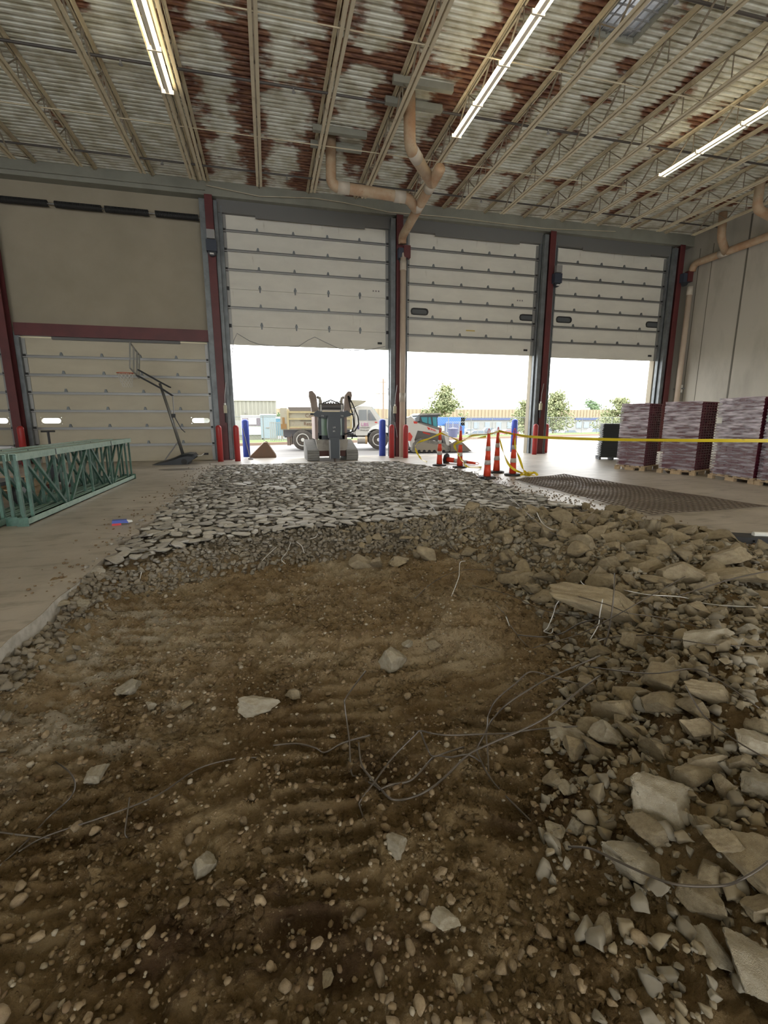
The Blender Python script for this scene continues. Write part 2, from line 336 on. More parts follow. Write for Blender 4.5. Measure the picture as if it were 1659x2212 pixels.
# ceiling deck
rib=.152; dk=MB(); xs=[XL,6.5,7.45,XR]; y=YB; prof=[(0,0),(.06,0),(.078,.055),(.134,.055)]
pts=[]
while y<DY+.1:
    for dy,dz in prof: pts.append((y+dy,ZD+dz))
    y+=rib
for i in range(len(pts)-1):
    (ya,za),(yb,zb_)=pts[i],pts[i+1]
    for j in range(3):
        if j==1 and ya>6.4 and yb<9.4: continue
        dk.add([(xs[j],ya,za),(xs[j],yb,zb_),(xs[j+1],yb,zb_),(xs[j+1],ya,za)],[(0,1,2,3)])
ceil=tag(dk.build('ceiling',deckm),kind='structure')
rf=MB(); rf.box(XL,6.5,YB,DY+.3,ZD+.10,ZD+.2); rf.box(7.45,XR,YB,DY+.3,ZD+.10,ZD+.2); rf.box(6.5,7.45,YB,6.4,ZD+.10,ZD+.2); rf.box(6.5,7.45,9.4,DY+.3,ZD+.10,ZD+.2)
rf.build('roof_board',band,ceil)
sk=thing('window_1','grey gridded skylight set in the roof deck between two joists','skylight',(6.97,7.9,ZD),kind='structure')
k=MB(); k.box(-.5,-.46,-1.5,1.5,-.05,.35); k.box(.46,.5,-1.5,1.5,-.05,.35); k.box(-.5,.5,-1.54,-1.5,-.05,.35); k.box(-.5,.5,1.5,1.54,-.05,.35); k.build('skylight_curb',band,sk)
k=MB()
for i in range(1,6): k.box(-.48+i*.16-.008,-.48+i*.16+.008,-1.5,1.5,.0,.03)
for i in range(1,14): k.box(-.48,.48,-1.5+i*.215-.008,-1.5+i*.215+.008,0,.03)
k.build('skylight_grid',grey,sk)
frost=mat('frosted_skylight',(.34,.35,.37),.5,n=(9,(.55,.55,.56),.45,.7),trans=.55)
MB().box(-.46,.46,-1.5,1.5,.05,.07).build('skylight_pane',frost,sk)
# walls
w=MB(); w.box(XR,XR+.3,YB,18,0,ZD+.2); wr=tag(w.build('wall_right',wallr),kind='structure')
jt=MB()
for py_ in (14.85,11.2,7.6,4,0.4): jt.box(XR-.012,XR+.01,py_-.03,py_+.03,0,ZD-.1)
for py_ in (16.9,16.3): jt.box(XR-.006,XR+.01,py_-.012,py_+.012,0,ZD-.6)
jt.build('wall_joint',mat('joint_dark',(.13,.12,.10),.8),wr)
w=MB(); w.box(XL-.3,XL,YB,18,0,ZD+.2); tag(w.build('wall_left',wallp),kind='structure')
w=MB(); w.box(XL,XR,YB-.3,YB,5.2,ZD+.2)
for a,b in ((XL,-16),(-9.6,-8.4),(-2,-1),(5,6),(12,XR)): w.box(a,b,YB-.3,YB,0,5.2)  # unseen bays left open so sky light fills in from behind
tag(w.build('wall_back',wallp),kind='structure')
w=MB(); w.box(XL,XR,DY+.08,DY+.33,3.99,ZD+.2)
for a,b in ((XL,-20),(-14.2,-13.35),(-8.05,-7.5),(-1.83,-1.2),(4.62,5.08),(10.55,11.15),(16.5,XR)): w.box(a,b,DY+.08,DY+.33,0,3.99)
w.box(-13.4,-7.75,DY,DY+.08,4.3,8.45); w.box(-7.55,-1.75,DY,DY+.08,4.3,8.45)
wf=tag(w.build('wall_front',wallp),kind='structure')
w=MB(); w.box(XL,XR,17.25,DY+.1,8.40,ZD); w.box(XL,-1.6,17.19,17.25,8.52,8.57); w.build('edge_beam',band,wf)
for i,(a,b) in enumerate(((-1.3,4.6),(5.0,10.6),(11.15,16.55))):
    m_=MB(); m_.box(a,b,17.45,DY+.05,8.02,8.42); m_.box(a+1.2,b-1.0,17.43,17.46,7.93,8.05); tag(m_.build('trim_%d'%(i+1),band2),kind='structure')
for i,(a,b) in enumerate(((-7.5,-1.76),(-13.4,-7.75))):
    tag(MB().box(a,b,17.38,DY,3.98,4.35).build('trim_%d'%(i+4),redst),kind='structure')
    tag(MB().box(a+.95,b-1.0,17.5,17.6,3.90,3.98).build('trim_%d'%(i+6),band2),kind='structure')
# doors
def pill(cx,cz,w_,h_,n=7):
    r=h_/2; p=[]
    for k_ in range(n+1): a=-PI/2+PI*k_/n; p.append((cx+w_/2-r+r*math.cos(a),cz+r*math.sin(a)))
    for k_ in range(n+1): a=PI/2+PI*k_/n; p.append((cx-w_/2+r+r*math.cos(a),cz+r*math.sin(a)))
    return p
def overhead_door(idx,x0,x1,zb,nsec,sec,ztop,nostrut=(),wins=(),wz=None,openwin=False,latch=True):
    D=thing('door_%d'%idx,None,None,((x0+x1)/2,DY,0),kind='structure'); ox=(x0+x1)/2
    X0,X1=x0-ox,x1-ox; hx=[X0+(X1-X0)*t_ for t_ in (.195,.405,.61,.81)]
    for s in range(nsec):
        z0=zb+s*sec; z1=min(z0+sec,ztop)-.008; m_=MB()
        holes=sorted([(a-ox,b_-ox) for a,b_ in wins]) if wz and z0<wz<z1 else []
        if holes:
            cur=X0
            for a,b_ in holes:
                m_.box(cur,a,-.0,.05,z0,z1); m_.box(a,b_,0,.05,z0,wz-.105); m_.box(a,b_,0,.05,wz+.105,z1); cur=b_
            m_.box(cur,X1,0,.05,z0,z1)
        else: m_.box(X0,X1,0,.05,z0,z1)
        P_=m_.build('door_section',doorb if openwin else door,D)
        for a,b_ in holes:
            f_=MB(); outer=pill((a+b_)/2,wz,(b_-a)+.05,.25); inner=pill((a+b_)/2,wz,(b_-a)-.05,.165); n_=len(outer)
            vs=[(p[0],-.015,p[1]) for p in outer]+[(p[0],-.015,p[1]) for p in inner]+[(p[0],.06,p[1]) for p in outer]+[(p[0],.06,p[1]) for p in inner]
            ff=[]
            for i_ in range(n_):
                j_=(i_+1)%n_; ff+=[(i_,j_,n_+j_,n_+i_),(2*n_+i_,3*n_+i_,3*n_+j_,2*n_+j_),(n_+i_,n_+j_,3*n_+j_,3*n_+i_),(i_,2*n_+i_,2*n_+j_,j_)]
            fr_=f_.add(vs,ff).build('window_frame',black if not openwin else doorb,P_)
            MB().prism(inner,.02,.03).build('window_pane',glassd if not openwin else mat('clear_pane',(.9,.95,.95),.05,alpha=.12),P_)
        if s and s not in nostrut:
            q=MB(); q.box(X0-.05,X1+.05,-.07,0,z0-.035,z0-.028); q.box(X0-.05,X1+.05,-.075,-.065,z0-.05,z0-.02); q.box(X0-.05,X1+.05,-.07,0,z0+.02,z0+.028); q.box(X0-.05,X1+.05,-.012,0,z0-.035,z0+.028); q.build('strut',strutm,D)
        if s:
            for h_ in hx:
                q=MB(); q.prism([(h_-.05,z0+.03),(h_+.05,z0+.03),(h_+.02,z0+.13),(h_-.02,z0+.13)],-.05,0); 
                if s in nostrut: q.prism([(h_-.03,z0+.03),(h_+.03,z0+.03),(h_+.02,z0-.08),(h_-.02,z0-.08)],-.04,0)
                q.build('hinge',rail,D)
    for sx,x_ in ((-1,X0),(1,X1)):
        q=MB(); q.box(*sorted((x_,x_+sx*.13)),-.12,-.02,0,ztop+.12); q.box(*sorted((x_-sx*.02,x_+sx*.015)),-.16,-.02,0,ztop+.12)
        q.build('door_track',rail,D)
        q=MB(); q.box(*sorted((x_-sx*.02,x_-sx*.12)),-.03,0,zb,ztop-.05); q.build('edge_seal',strutm,D)
        for s in range(1,nsec): 
            q=MB(); q.box(*sorted((x_-sx*.10,x_+sx*.06)),-.07,0,zb+s*sec-.06,zb+s*sec+.05); q.build('roller_bracket',black,D)
    if latch: MB().box(X1-.42,X1-.26,-.03,0,zb+.17,zb+.24).build('lift_handle',black,D)
    return D
d1=overhead_door(1,-1.17,4.50,3.97,7,.595,8.10,nostrut=(1,3))
d2=overhead_door(2,5.16,10.52,3.92,7,.595,8.03,wins=((5.37,6.02),(9.86,10.5)),wz=5.36)
d3=overhead_door(3,11.24,16.5,3.88,7,.595,8.0,wins=((11.5,12.18),(15.82,16.48)),wz=5.36)
d4=overhead_door(4,-7.45,-1.87,.0,7,.565,3.96,wins=((-7.22,-6.6),(-2.62,-1.98)),wz=1.37,openwin=True)
d5=overhead_door(5,-13.35,-7.95,.0,7,.565,3.96,wins=((-13.1,-12.5),(-8.75,-8.1)),wz=1.37,openwin=True)
for dd,x_ in ((d1,3.9),(d2,9.7)):    # small stencil marks
    q=MB()
    for k_ in range(3): q.box(x_-dd.location.x+k_*.1,x_-dd.location.x+k_*.1+.05,-.003,0,5.95,6.0)
    q.build('stencil_mark',darkt,dd)
q=MB().box(-.25,.12,-.004,0,4.75,4.79); q.build('warning_strip',mat('sticker_ochre',(.55,.40,.10),.5),d2)
# columns
cols=[(-7.72,'dark red steel column at the far left edge, beside the closed door'),(-1.52,'dark red steel column between the closed door and the first open door'),(4.80,'dark red steel column behind the tall tan downpipe'),(10.86,'dark red steel column between the second and third open doors'),(16.85,'dark red steel column in the right corner by the wall pipe'),(-13.8,'dark red steel column beyond the left edge of view')]
for x_,lb in cols[:5]:
    q=MB(); q.box(x_-.12,x_+.12,17.17,17.19,0,8.4); q.box(x_-.12,x_+.12,17.50,17.52,0,8.4); q.box(x_-.008,x_+.008,17.19,17.5,0,8.4); q.box(x_-.22,x_+.22,17.1,17.58,0,.02)
    o_=q.build('steel_column',redst); tag(o_,lb,'column')
    if x_>-2:
        q=MB(); q.box(x_-.30,x_-.13,17.26,17.42,0,8.3); q.box(x_+.13,x_+.24,17.3,17.42,0,8.3); q.build('side_channel',rail,o_)
# torsion springs on the closed bay
for i,(a,b) in enumerate(((-4,103),(118,219),(226,321),(335,428))):
    A=wy(a,434+.075*a,17.4); B=wy(b,434+.075*b,17.4); xa,xb=A[0],B[0]; zz=7.78
    t_=thing('torsion_spring','black torsion spring on the wall shaft, %s from the left'%('first','second','third','last')[i],'spring',((xa+xb)/2,17.42,zz),group='torsion springs on the wall shaft')
    n_=int((xb-xa)/.035); pts=[]
    for k_ in range(n_*8): a_=2*PI*k_/8; pts.append(((xa-xb)/2+(xb-xa)*k_/(n_*8),.085*math.cos(a_),.085*math.sin(a_)))
    MB().tube(pts,.017,5).build('coil',black,t_)
    MB().tube([((xa-xb)/2-.12,0,0),((xb-xa)/2+.12,0,0)],.02,8).build('shaft',grey,t_)
# roof joists
ZB_=8.23; ZT_=8.80
ordn=['first','second','third','fourth','fifth','sixth','seventh','eighth','ninth','tenth','eleventh','twelfth','thirteenth','fourteenth','fifteenth','sixteenth','seventeenth','eighteenth']
def joist_meshes():
    bc=MB(); 
    for s in (-1,1): bc.box(s*.022,s*.085,YB,15.9,ZB_-.006,ZB_+.006) if s>0 else bc.box(-.085,-.022,YB,15.9,ZB_-.006,ZB_+.006); 
    bc.box(.016,.028,YB,15.9,ZB_,ZB_+.06); bc.box(-.028,-.016,YB,15.9,ZB_,ZB_+.06)
    tcd=MB()
    for a,b in ((.022,.085),(-.085,-.022)): tcd.box(a,b,YB,17.25,ZT_,ZT_+.014)
    tcd.box(.016,.028,YB,17.25,ZT_-.05,ZT_); tcd.box(-.028,-.016,YB,17.25,ZT_-.05,ZT_)
    wb=MB(); y=15.75; up=False; pts=[]
    while y>YB+.4:
        pts.append((0,y,ZT_-.03 if up else ZB_+.04)); y-=.6; up=not up
    pts=[(0,17.0,ZT_-.03)]+pts
    for i_,(a,b) in enumerate(zip(pts,pts[1:])): wb.bar(a,b,.034 if i_%2 else .022,.02)
    for i in range(2,len(pts)-1,2): 
        if pts[i][2]<8.5: pass
        yy=pts[i][1]; wb.bar((0,yy-.08,ZB_+.04),(0,yy-.08,ZT_-.03),.018)
    return [x_.build(n_,m_) for x_,n_,m_ in ((bc,'bottom_chord',joistm),(tcd,'top_chord',joistm),(wb,'web',webm))]
jm=joist_meshes()
jx=sorted([J0+JP*k_ for k_ in range(-5,11)]+[-1.80])
for i,x_ in enumerate(jx):
    vis=x_>-6.5
    t_=thing('roof_joist','cream open web roof joist, %s from the left along the door wall'%ordn[i],'joist',(x_,0,0),group='steel bar joists under the roof deck')
    for m_ in jm:
        c_o=m_.copy(); C.objects.link(c_o); c_o.parent=t_; c_o.name=m_.name.split('.')[0]
for m_ in jm: bpy.data.objects.remove(m_)
for i,(yy,nm) in enumerate(((13.4,'nearest the door wall'),(9.7,'second from the door wall'))):
    tag(MB().tube([(jx[0],yy,ZB_+.03),(jx[-1],yy,ZB_+.03)],.012,6).build('bridging_rod',joistm),'thin cream rod tying the joist bottoms, '+nm,'rod')
for yy,nm in ((12.1,'crossing mid ceiling'),(16.0,'close to the door wall'),(8.2,'crossing near the skylight')):
    t_=thing('sprinkler_pipe','dark sprinkler pipe under the deck, '+nm,'pipe',(0,yy,8.66))
    MB().tube([(jx[0],0,0),(XR-.1,0,0)],.028,8).build('pipe_run',mat('dark_pipe',(.07,.06,.055),.5),t_)
    for xx in (-5.2,-2.6,.9,3.4,7.3,10.4,13.6):
        q=MB(); q.tube([(xx,0,.02),(xx,0,-.08)],.022,8); q.lathe([(.045,-.10),(.045,-.09)],10,(xx,0,0)); q.build('sprinkler_head',grey,t_)
k_=0
for a,b in zip(jx[6:],jx[7:]):
    for yy in ():
        q=MB(); q.bar((a,yy,ZB_+.04),(b,yy+.1,ZT_-.03),.028,.028); q.bar((a,yy+.1,ZT_-.03),(b,yy,ZB_+.04),.028,.028)
        tag(q.build('cross_brace',mat('brace_dark',(.09,.075,.06),.6)),'dark crossed brace between the %s joist and the next, %s'%(ordn[jx.index(a)],'nearer the door wall' if yy>12 else 'further from the door wall'),'brace',group='crossed braces between joists')
# fluorescent rows
def fixture():
    t_=thing('strip_light','','light')
    q=MB(); q.prism([(-.035,-.01),(-.05,.06),(.05,.06),(.035,-.01)],-.59,.59); q.build('reflector',refl,t_)
    for s in (-1,1): MB().tube([(s*.085,-.575,.012),(s*.085,.575,.012)],.019,8).build('tube',tubem,t_)
    q=MB(); q.box(-.12,.12,-.592,-.575,-.02,.055); q.box(-.12,.12,.575,.592,-.02,.055); q.build('end_cap',refl,t_)
    return t_
fx=fixture(); first=True
for row,(x_,nm) in enumerate(((-1.72,'left'),(4.76,'middle'),(11.1,'right'))):
    for k_ in range(18):
        o_=fx if first else copy_tree(fx); first=False
        o_.location=(x_,12.0-.6-1.19*k_+(.35 if row==2 else 0),8.12)
        o_['label']='glowing twin tube strip light of the %s row, %s from its door end'%(nm,ordn[k_]); o_['group']='strip lights of the %s row'%nm
# pipes
def pipe(name,label,runs,r,m=pvc,joints=(),extra=None):
    t_=thing(name,label,'pipe',runs[0][0]); o0=Vector(runs[0][0])
    for rn in runs:
        p=[Vector(v)-o0 for v in rn]; pts=[p[0]]
        for i in range(1,len(p)-1):                       # rounded elbows
            a=(p[i-1]-p[i]).normalized(); b=(p[i+1]-p[i]).normalized(); R_=.22
            for k_ in range(7):
                u=k_/6; pts.append((1-u)**2*(p[i]+a*R_)+2*u*(1-u)*p[i]+u*u*(p[i+1-0]*0+p[i]+b*R_))
        pts.append(p[-1]); MB().tube(pts,r,16).build('pipe_run',m,t_,True)
    for c,d in joints:
        c=Vector(c)-o0; d=Vector(d).normalized(); MB().tube([c-d*.16,c+d*.16],r*1.1,16).build('coupling',pvcw,t_,True)
    return t_
mp_=pipe('drain_pipe','thick tan drain pipe with two branches hanging over the middle column',
  [[(4.83,16.98,7.40),(4.82,16.95,7.62),(4.51,12.42,7.60)],[(1.98,14,8.8),(1.96,14,7.63),(4.15,14.02,7.56),(4.64,14.75,7.60)],[(3.52,11.85,8.8),(3.54,11.85,7.68),(4.56,13.15,7.60)]],.14,
  joints=[((4.62,14.5,7.6),(0.06,1,0)),((4.56,13.3,7.6),(.06,1,0)),((2.3,14,7.62),(1,0,-.03)),((3.9,14.02,7.57),(1,0,0)),((3.75,12.1,7.66),(.62,.78,-.05))])
for cx,cy in ((1.98,14),(3.52,11.85)):
    q=MB(); 
    for s in (-.35,.35): q.bar((cx-.55-1.98+1.98-4.8,cy+s-17.1,8.70-7.40),(cx+.85-4.8,cy+s-17.1,8.70-7.40),.12,.14)
    q.build('support_angle',band,mp_)
rpp=pipe('drain_pipe','orange tan drain pipe running high along the right wall',[[(17.2,16.95,7.35),(17.2,16.9,7.62),(17.2,4,7.70)],[(16.5,15.2,8.8),(16.55,15.2,7.95),(17.18,15.5,7.62)],[(15.4,13.0,8.8),(15.4,13.0,7.95),(17.18,13.2,7.66)]],.135,
  joints=[((17.2,15.6,7.63),(0,1,0))])
dp=pipe('downpipe','tall tan downpipe standing in front of the middle column',[[(4.86,16.94,0),(4.86,16.94,6.95)]],.105,mat('downpipe_tan',(.55,.45,.36),.5,n=(1.5,(.47,.38,.30),.4,.7)),joints=[((4.86,16.94,6.7),(0,0,1)),((4.86,16.94,2.2),(0,0,1))])
MB().tube([(0,0,6.95),(0,.08,7.15)],.05,10).build('reducer',pvcw,dp)
dp2=pipe('downpipe','pale tan downpipe in the corner beside the right wall',[[(17.2,16.94,0),(17.2,16.94,6.75)]],.105,MATS['downpipe_tan'],joints=[((17.2,16.94,6.6),(0,0,1))])
# door operators on the columns
def operator(label,x,z,red,light=True):
    t_=thing('door_operator',label,'door operator',(x,17.02,z))
    MB().box(-.16,.16,-.06,.14,-.16,.18).build('housing',mat('operator_dark',(.035,.045,.07),.5),t_)
    if red: MB().box(.02,.26,-.10,.1,-.14,.26).build('control_box',redst,t_)
    else: MB().box(-.12,.12,-.09,.06,.2,.46).build('control_box',grey,t_)
    MB().tube([(0,-.02,-.18),(0,.1,-.18)],.12,14).build('drum',blackp,t_)
    if light: MB().box(-.06,.06,-.1,-.02,-.26,-.23).build('pilot_lamp',whitep,t_)
operator('grey boxed door operator on the column left of the first open door',-1.5,6.85,False)
operator('dark door operator with red box on the middle column',4.86,7.1,True,False)
operator('dark door operator on the column between second and third doors',11.05,6.7,False)
operator('dark door operator with red box in the right corner',17.0,7.1,True,False)
def ctl(label,x,y,z):
    t_=thing('control_station',label,'switch box',(x,y,z)); MB().box(-.05,.05,-.05,.05,-.13,.13).build('box',mat('control_yellowish',(.45,.42,.30),.5),t_); MB().tube([(0,0,-.12),(0,0,-.45)],.03,8).build('conduit',black,t_); MB().tube([(0,0,.12),(.02,0,.5),(.08,0,.9)],.012,6).build('cable',grey,t_); MB().tube([(0,0,.14),(0,0,.20)],.035,8).build('knob',cardb,t_)
ctl('small grey control box on the column left of the first open door',-1.42,17.1,1.75)
ctl('control box with cables beside the middle downpipe',4.62,17.1,1.75)
ctl('yellowish control box on the column between second and third doors',10.72,17.1,1.9)
ob_=wx(1467,840,XR-.04); t_=thing('outlet_box','pale junction box on the right wall above the wrapped pallets','junction box',(XR-.05,ob_[1],ob_[2])); MB().box(-.04,.045,-.14,.14,-.16,.16).build('box',cardb,t_); MB().tube([(0,-.28,0),(0,.28,0)],.03,8).build('conduit',grey,t_)
tag(MB().tube([wy(px,py,17.1) for px,py in ((500,770),(505,735),(512,720),(540,737),(560,744),(600,748),(645,748),(665,735),(680,728),(700,738),(730,752),(760,757),(800,755),(832,748))],.012,5).build('hanging_cable',grey),'thin dark cable looping across the bottom of the first open door','cable')
tag(MB().tube([wy(px,py,17.1) for px,py in ((826,757),(833,800),(838,840),(845,880),(852,905),(858,945))],.01,5).build('hanging_cable',grey),'thin cable dangling beside the middle column','cable')
tag(MB().tube([wy(px,py,17.15) for px,py in ((445,400),(560,424),(680,428),(740,437),(840,458),(981,470),(1060,480),(1180,494),(1330,500))],.012,5).build('hanging_cable',joistm),'pale cable sagging along the beam above the doors','cable')

# ================================================================ THINGS
# bollards
def bollard(m,label,x,y,h=1.2,r=.095,group=None):
    prof=[(r,0),(r,h-.09)]+[(r*math.cos(a_),h-.09+.09*math.sin(a_)) for a_ in (.3,.6,.9,1.2,1.45)]
    o_=MB().lathe(prof,20).build('bollard',m,None,True,(x,y,0)); return tag(o_,label,'bollard',group)
for px,py,lb in ((477,997,'red bollard left of the column beside the first open door'),(514,996,'red bollard right of the column beside the first open door'),(846,989,'red bollard left of the middle downpipe'),(876,989,'red bollard right of the middle downpipe'),(1154,979,'red bollard in front of the column between second and third doors'),(1177,978,'red bollard standing right of that column in the third doorway')):
    p=fl(px,py); k_=min(1,16.85/p[1]) if 1000<px<1170 else 1; bollard(bolr,lb,p[0]*k_,p[1]*k_,1.22)
bollard(bolr,'red bollard before the far left column',-7.45,16.75,1.22); bollard(bolr,'red bollard at the extreme left behind the green racks',-8.3,16.6,1.22)
for px,py,lb in ((521,990,'blue bollard outside the first door on its left'),(834,987,'blue bollard outside the first door on its right'),(1124,978,'blue bollard outside the second door on its right')):
    p=fl(px,py); bollard(bolb,lb,p[0]+(.18 if px<600 else 0),p[1]+.6,1.42,.13)
# green rack upright frames lying on edge
def rack_frame(x0,y0,L,Hh,label,i):
    t_=thing('rack_frame',label,'rack frame',(x0,y0,0),.012*math.sin(i*3),group='green rack frames on edge')
    def post(z):
        q=MB(); q.box(-.045,.045,0,L,z,z+.008); q.box(-.045,-.037,0,L,z-.0,z+.075 if z<.5 else z); 
        s=1 if z<.5 else -1
        q.box(.037,.045,0,L,min(z,z+s*.085),max(z,z+s*.085)); q.box(-.045,-.037,0,L,min(z,z+s*.085),max(z,z+s*.085)); return q
    post(.01).build('post',greenl,t_); post(Hh-.01).build('post',greenl,t_)
    for e_ in (0,L-.004):
        MB().box(-.07,.07,e_-.004,e_+.004,0,.12).build('foot_plate',green,t_)
    y=.06; up=True
    MB().bar((0,.06,.02),(0,.06,Hh-.02),.04,.035,(1,0,0)).build('strut',green,t_)
    MB().bar((0,.30,.02),(0,.30,Hh-.02),.04,.035,(1,0,0)).build('strut',green,t_)
    y=.45; k_=0
    while y<L-.5:
        MB().bar((0,y,Hh-.04 if k_%2==0 else .04),(0,y+1.0,.04 if k_%2==0 else Hh-.04),.04,.035,(1,0,0)).build('brace',green,t_)
        y+=1.0; k_+=1
        MB().bar((0,y+.06,.03),(0,y+.06,Hh-.03),.04,.035,(1,0,0)).build('strut',green,t_); y+=.12
    MB().bar((0,L-.06,.02),(0,L-.06,Hh-.02),.04,.035,(1,0,0)).build('strut',green,t_)
    for yy in (L*.22,L*.72): MB().box(-.05,.052,yy,yy+.015,Hh-.09,Hh-.004).build('strap',blackp,t_)
lab=['nearest the pit','second from the pit','third from the pit','fourth from the pit','furthest left of the visible ones']
for i in range(5): rack_frame(-3.25-.155*i,7.0+.12*(i%2)-.05*i,5.25-.1*(i%3),.97-.01*(i%2),'dark green steel rack frame on its long edge, '+lab[i],i)
# hand truck with tyre behind the racks
t_=thing('platform_cart','dark flat cart with a rubber wheel behind the green racks','cart',(-4.45,7.9,0))
MB().box(-.35,.35,-.5,1.2,.38,.44).build('deck',blackp,t_); MB().bar((.3,1.1,.4),(.3,1.1,.95),.04).bar((-.3,1.1,.4),(-.3,1.1,.95),.04).bar((-.3,1.1,.95),(.3,1.1,.95),.04).build('handle',grey,t_)
for sx in (-1,1):
    for yy in (-.3,.9):
        w_=MB().lathe([(.12,-.045),(.19,-.04),(.20,0),(.19,.04),(.12,.045)],20,(sx*.4,yy,.2),'x').build('wheel',black,t_); MB().lathe([(.03,-.05),(.11,-.048),(.11,.048),(.03,.05)],14,(sx*.4,yy,.2),'x').build('hub',grey,w_)
for k_ in range(2):
    q=MB(); 
    for j in range(5): q.box(-.5,.5,j*.22,j*.22+.1,.12,.14)
    for j in (-.45,0,.42): q.box(j-.03,j+.05,0,1.0,0,.12)
    tag(q.build('wooden_pallet',wood,None,False,(-4.9,9.8,.145*k_)),'wooden pallet on the floor behind the green racks, '+('under another' if k_==0 else 'on top of another'),'pallet')
t_=thing('pallet_jack','dark pallet jack standing beyond the green racks','pallet jack',(-4.6,11.5,0),.4)
MB().box(-.27,-.1,-1,.1,.05,.11).box(.1,.27,-1,.1,.05,.11).build('fork',redst,t_); MB().tube([(0,.15,.1),(0,.3,.7),(0,.38,1.15)],.025,8).tube([(-.13,.38,1.15),(.13,.38,1.15)],.02,8).build('handle',black,t_); MB().box(-.12,.12,.05,.28,.05,.4).build('pump',blackp,t_); MB().lathe([(.03,-.06),(.09,-.055),(.09,.055),(.03,.06)],14,(0,.2,.09),'x').build('wheel',black,t_)
# basketball hoop
HY=16.2
def h(px,py,Y=HY): p=wy(px,py,Y); return (p[0],p[1],p[2])
t_=thing('basketball_hoop','portable basketball hoop with tilted board and black base before the closed door','basketball hoop',(-2.9,HY,0)); o0=Vector((-2.9,HY,0))
def hh(px,py,dy=0): return Vector(h(px,py,HY))+Vector((0,dy,0))-o0
base=[(332,1004),(345,997),(362,993),(377,988),(395,980),(410,977),(422,978),(427,984),(420,990),(413,995),(412,1001),(400,1004),(370,1006)]
pl=[(hh(*b_).x,max(.0,hh(*b_).z)) for b_ in base]
q=MB(); n_=len(pl); sec=[]
for yy,sc_ in ((-.42,.72),(-.34,.93),(-.2,1),(.2,1),(.34,.93),(.42,.72)):
    cz=.04; cx=sum(p[0] for p in pl)/n_
    sec.append([((p[0]-cx)*(.6+.4*sc_)+cx,yy,p[1]*sc_) for p in pl])
vs=[v for s_ in sec for v in s_]; ff=[(i*n_+j,i*n_+(j+1)%n_,(i+1)*n_+(j+1)%n_,(i+1)*n_+j) for i in range(5) for j in range(n_)]+[tuple(range(n_))[::-1],tuple(5*n_+j for j in range(n_))]
q.add(vs,ff).build('base',mat('base_black',(.03,.035,.045),.4),t_)
MB().tube([hh(396,984),hh(372,908),hh(345,828)],[.05,.047,.04],12).build('pole',mat('pole_grey',(.17,.17,.16),.4,.5),t_,True)
MB().tube([hh(384,955),hh(352,1000)],.02,8).build('pole_brace',grey,t_)
for dy in (-.09,.09):
    MB().tube([hh(299,799,dy),hh(345,825,dy),hh(368,837,dy)],.022,8).build('upper_arm',blackp,t_)
    MB().tube([hh(296,811,dy),hh(350,840,dy),hh(373,855,dy)],.022,8).build('lower_arm',blackp,t_)
MB().tube([hh(373,855),hh(376,898)],.016,8).build('actuator',grey,t_); MB().tube([hh(378,902),hh(392,927),hh(400,934)],.014,8).build('crank_handle',blackp,t_)
MB().box(-.05,.05,-.05,.05,-.06,.06).build('crank_box',black,t_,loc=hh(375,898))
# backboard: a 1.1 m board seen nearly edge on, turned towards -x
bb=thing('backboard',None,None); bb.parent=t_; c_b=hh(291,780); bb.location=c_b
bb.rotation_euler=(math.radians(-11),math.radians(3),math.radians(1))
bb['label']='clear board with dark frame'
fr=MB(); Wb,Hb=.55,.37
for a,b in (((0,-Wb,-Hb),(0,Wb,-Hb)),((0,-Wb,Hb),(0,Wb,Hb)),((0,-Wb,-Hb),(0,-Wb,Hb)),((0,Wb,-Hb),(0,Wb,Hb)),((.02,-.2,-Hb),(.02,-.2,Hb)),((.02,.2,-Hb),(.02,.2,Hb))): fr.bar(a,b,.035)
fr.build('board_frame',mat('board_frame_grey',(.25,.25,.24),.4),bb); MB().box(-.006,.006,-Wb,Wb,-Hb,Hb).build('board_panel',acr,bb)
rc=hh(270,806); R_=.23
rm=MB().tube([(rc.x+R_*math.cos(a_),rc.y+R_*math.sin(a_),rc.z) for a_ in [2*PI*i/28 for i in range(29)]],.012,6).bar((rc.x+R_,rc.y,rc.z),(hh(292,808).x,rc.y,rc.z),.1,.03).build('rim',rimo,t_)
nn=MB()
for i in range(12):
    for s_ in (1,-1):
        pts=[]
        for k_ in range(7):
            a_=2*PI*(i+s_*k_*.5)/12; rr=R_*(1-.45*k_/6); pts.append((rc.x+rr*math.cos(a_)+.03*k_/6,rc.y+rr*math.sin(a_),rc.z-.42*k_/6))
        nn.tube(pts,.006,4,False)
nn.build('net',netm,rm)
MB().lathe([(.02,-.03),(.09,-.03),(.09,.03),(.02,.03)],16,(hh(403,997).x,-.40,.09),'y').build('wheel',black,t_); MB().tube([hh(424,985),hh(435,984),hh(441,979)],.012,8).build('latch',whitep,t_)
tag(MB().lathe([(.0,0),(.62,.0),(.62,.004),(.0,.005)],28).build('dark_floor_patch',floorpatch,None,False,(fl(383,1014)[0],fl(383,1014)[1],0)),'dark patch on the floor before the hoop base','stain',kind=None)  # flat oval in a darker floor colour
bpy.data.objects['dark_floor_patch'].scale=(.8,.45,1)
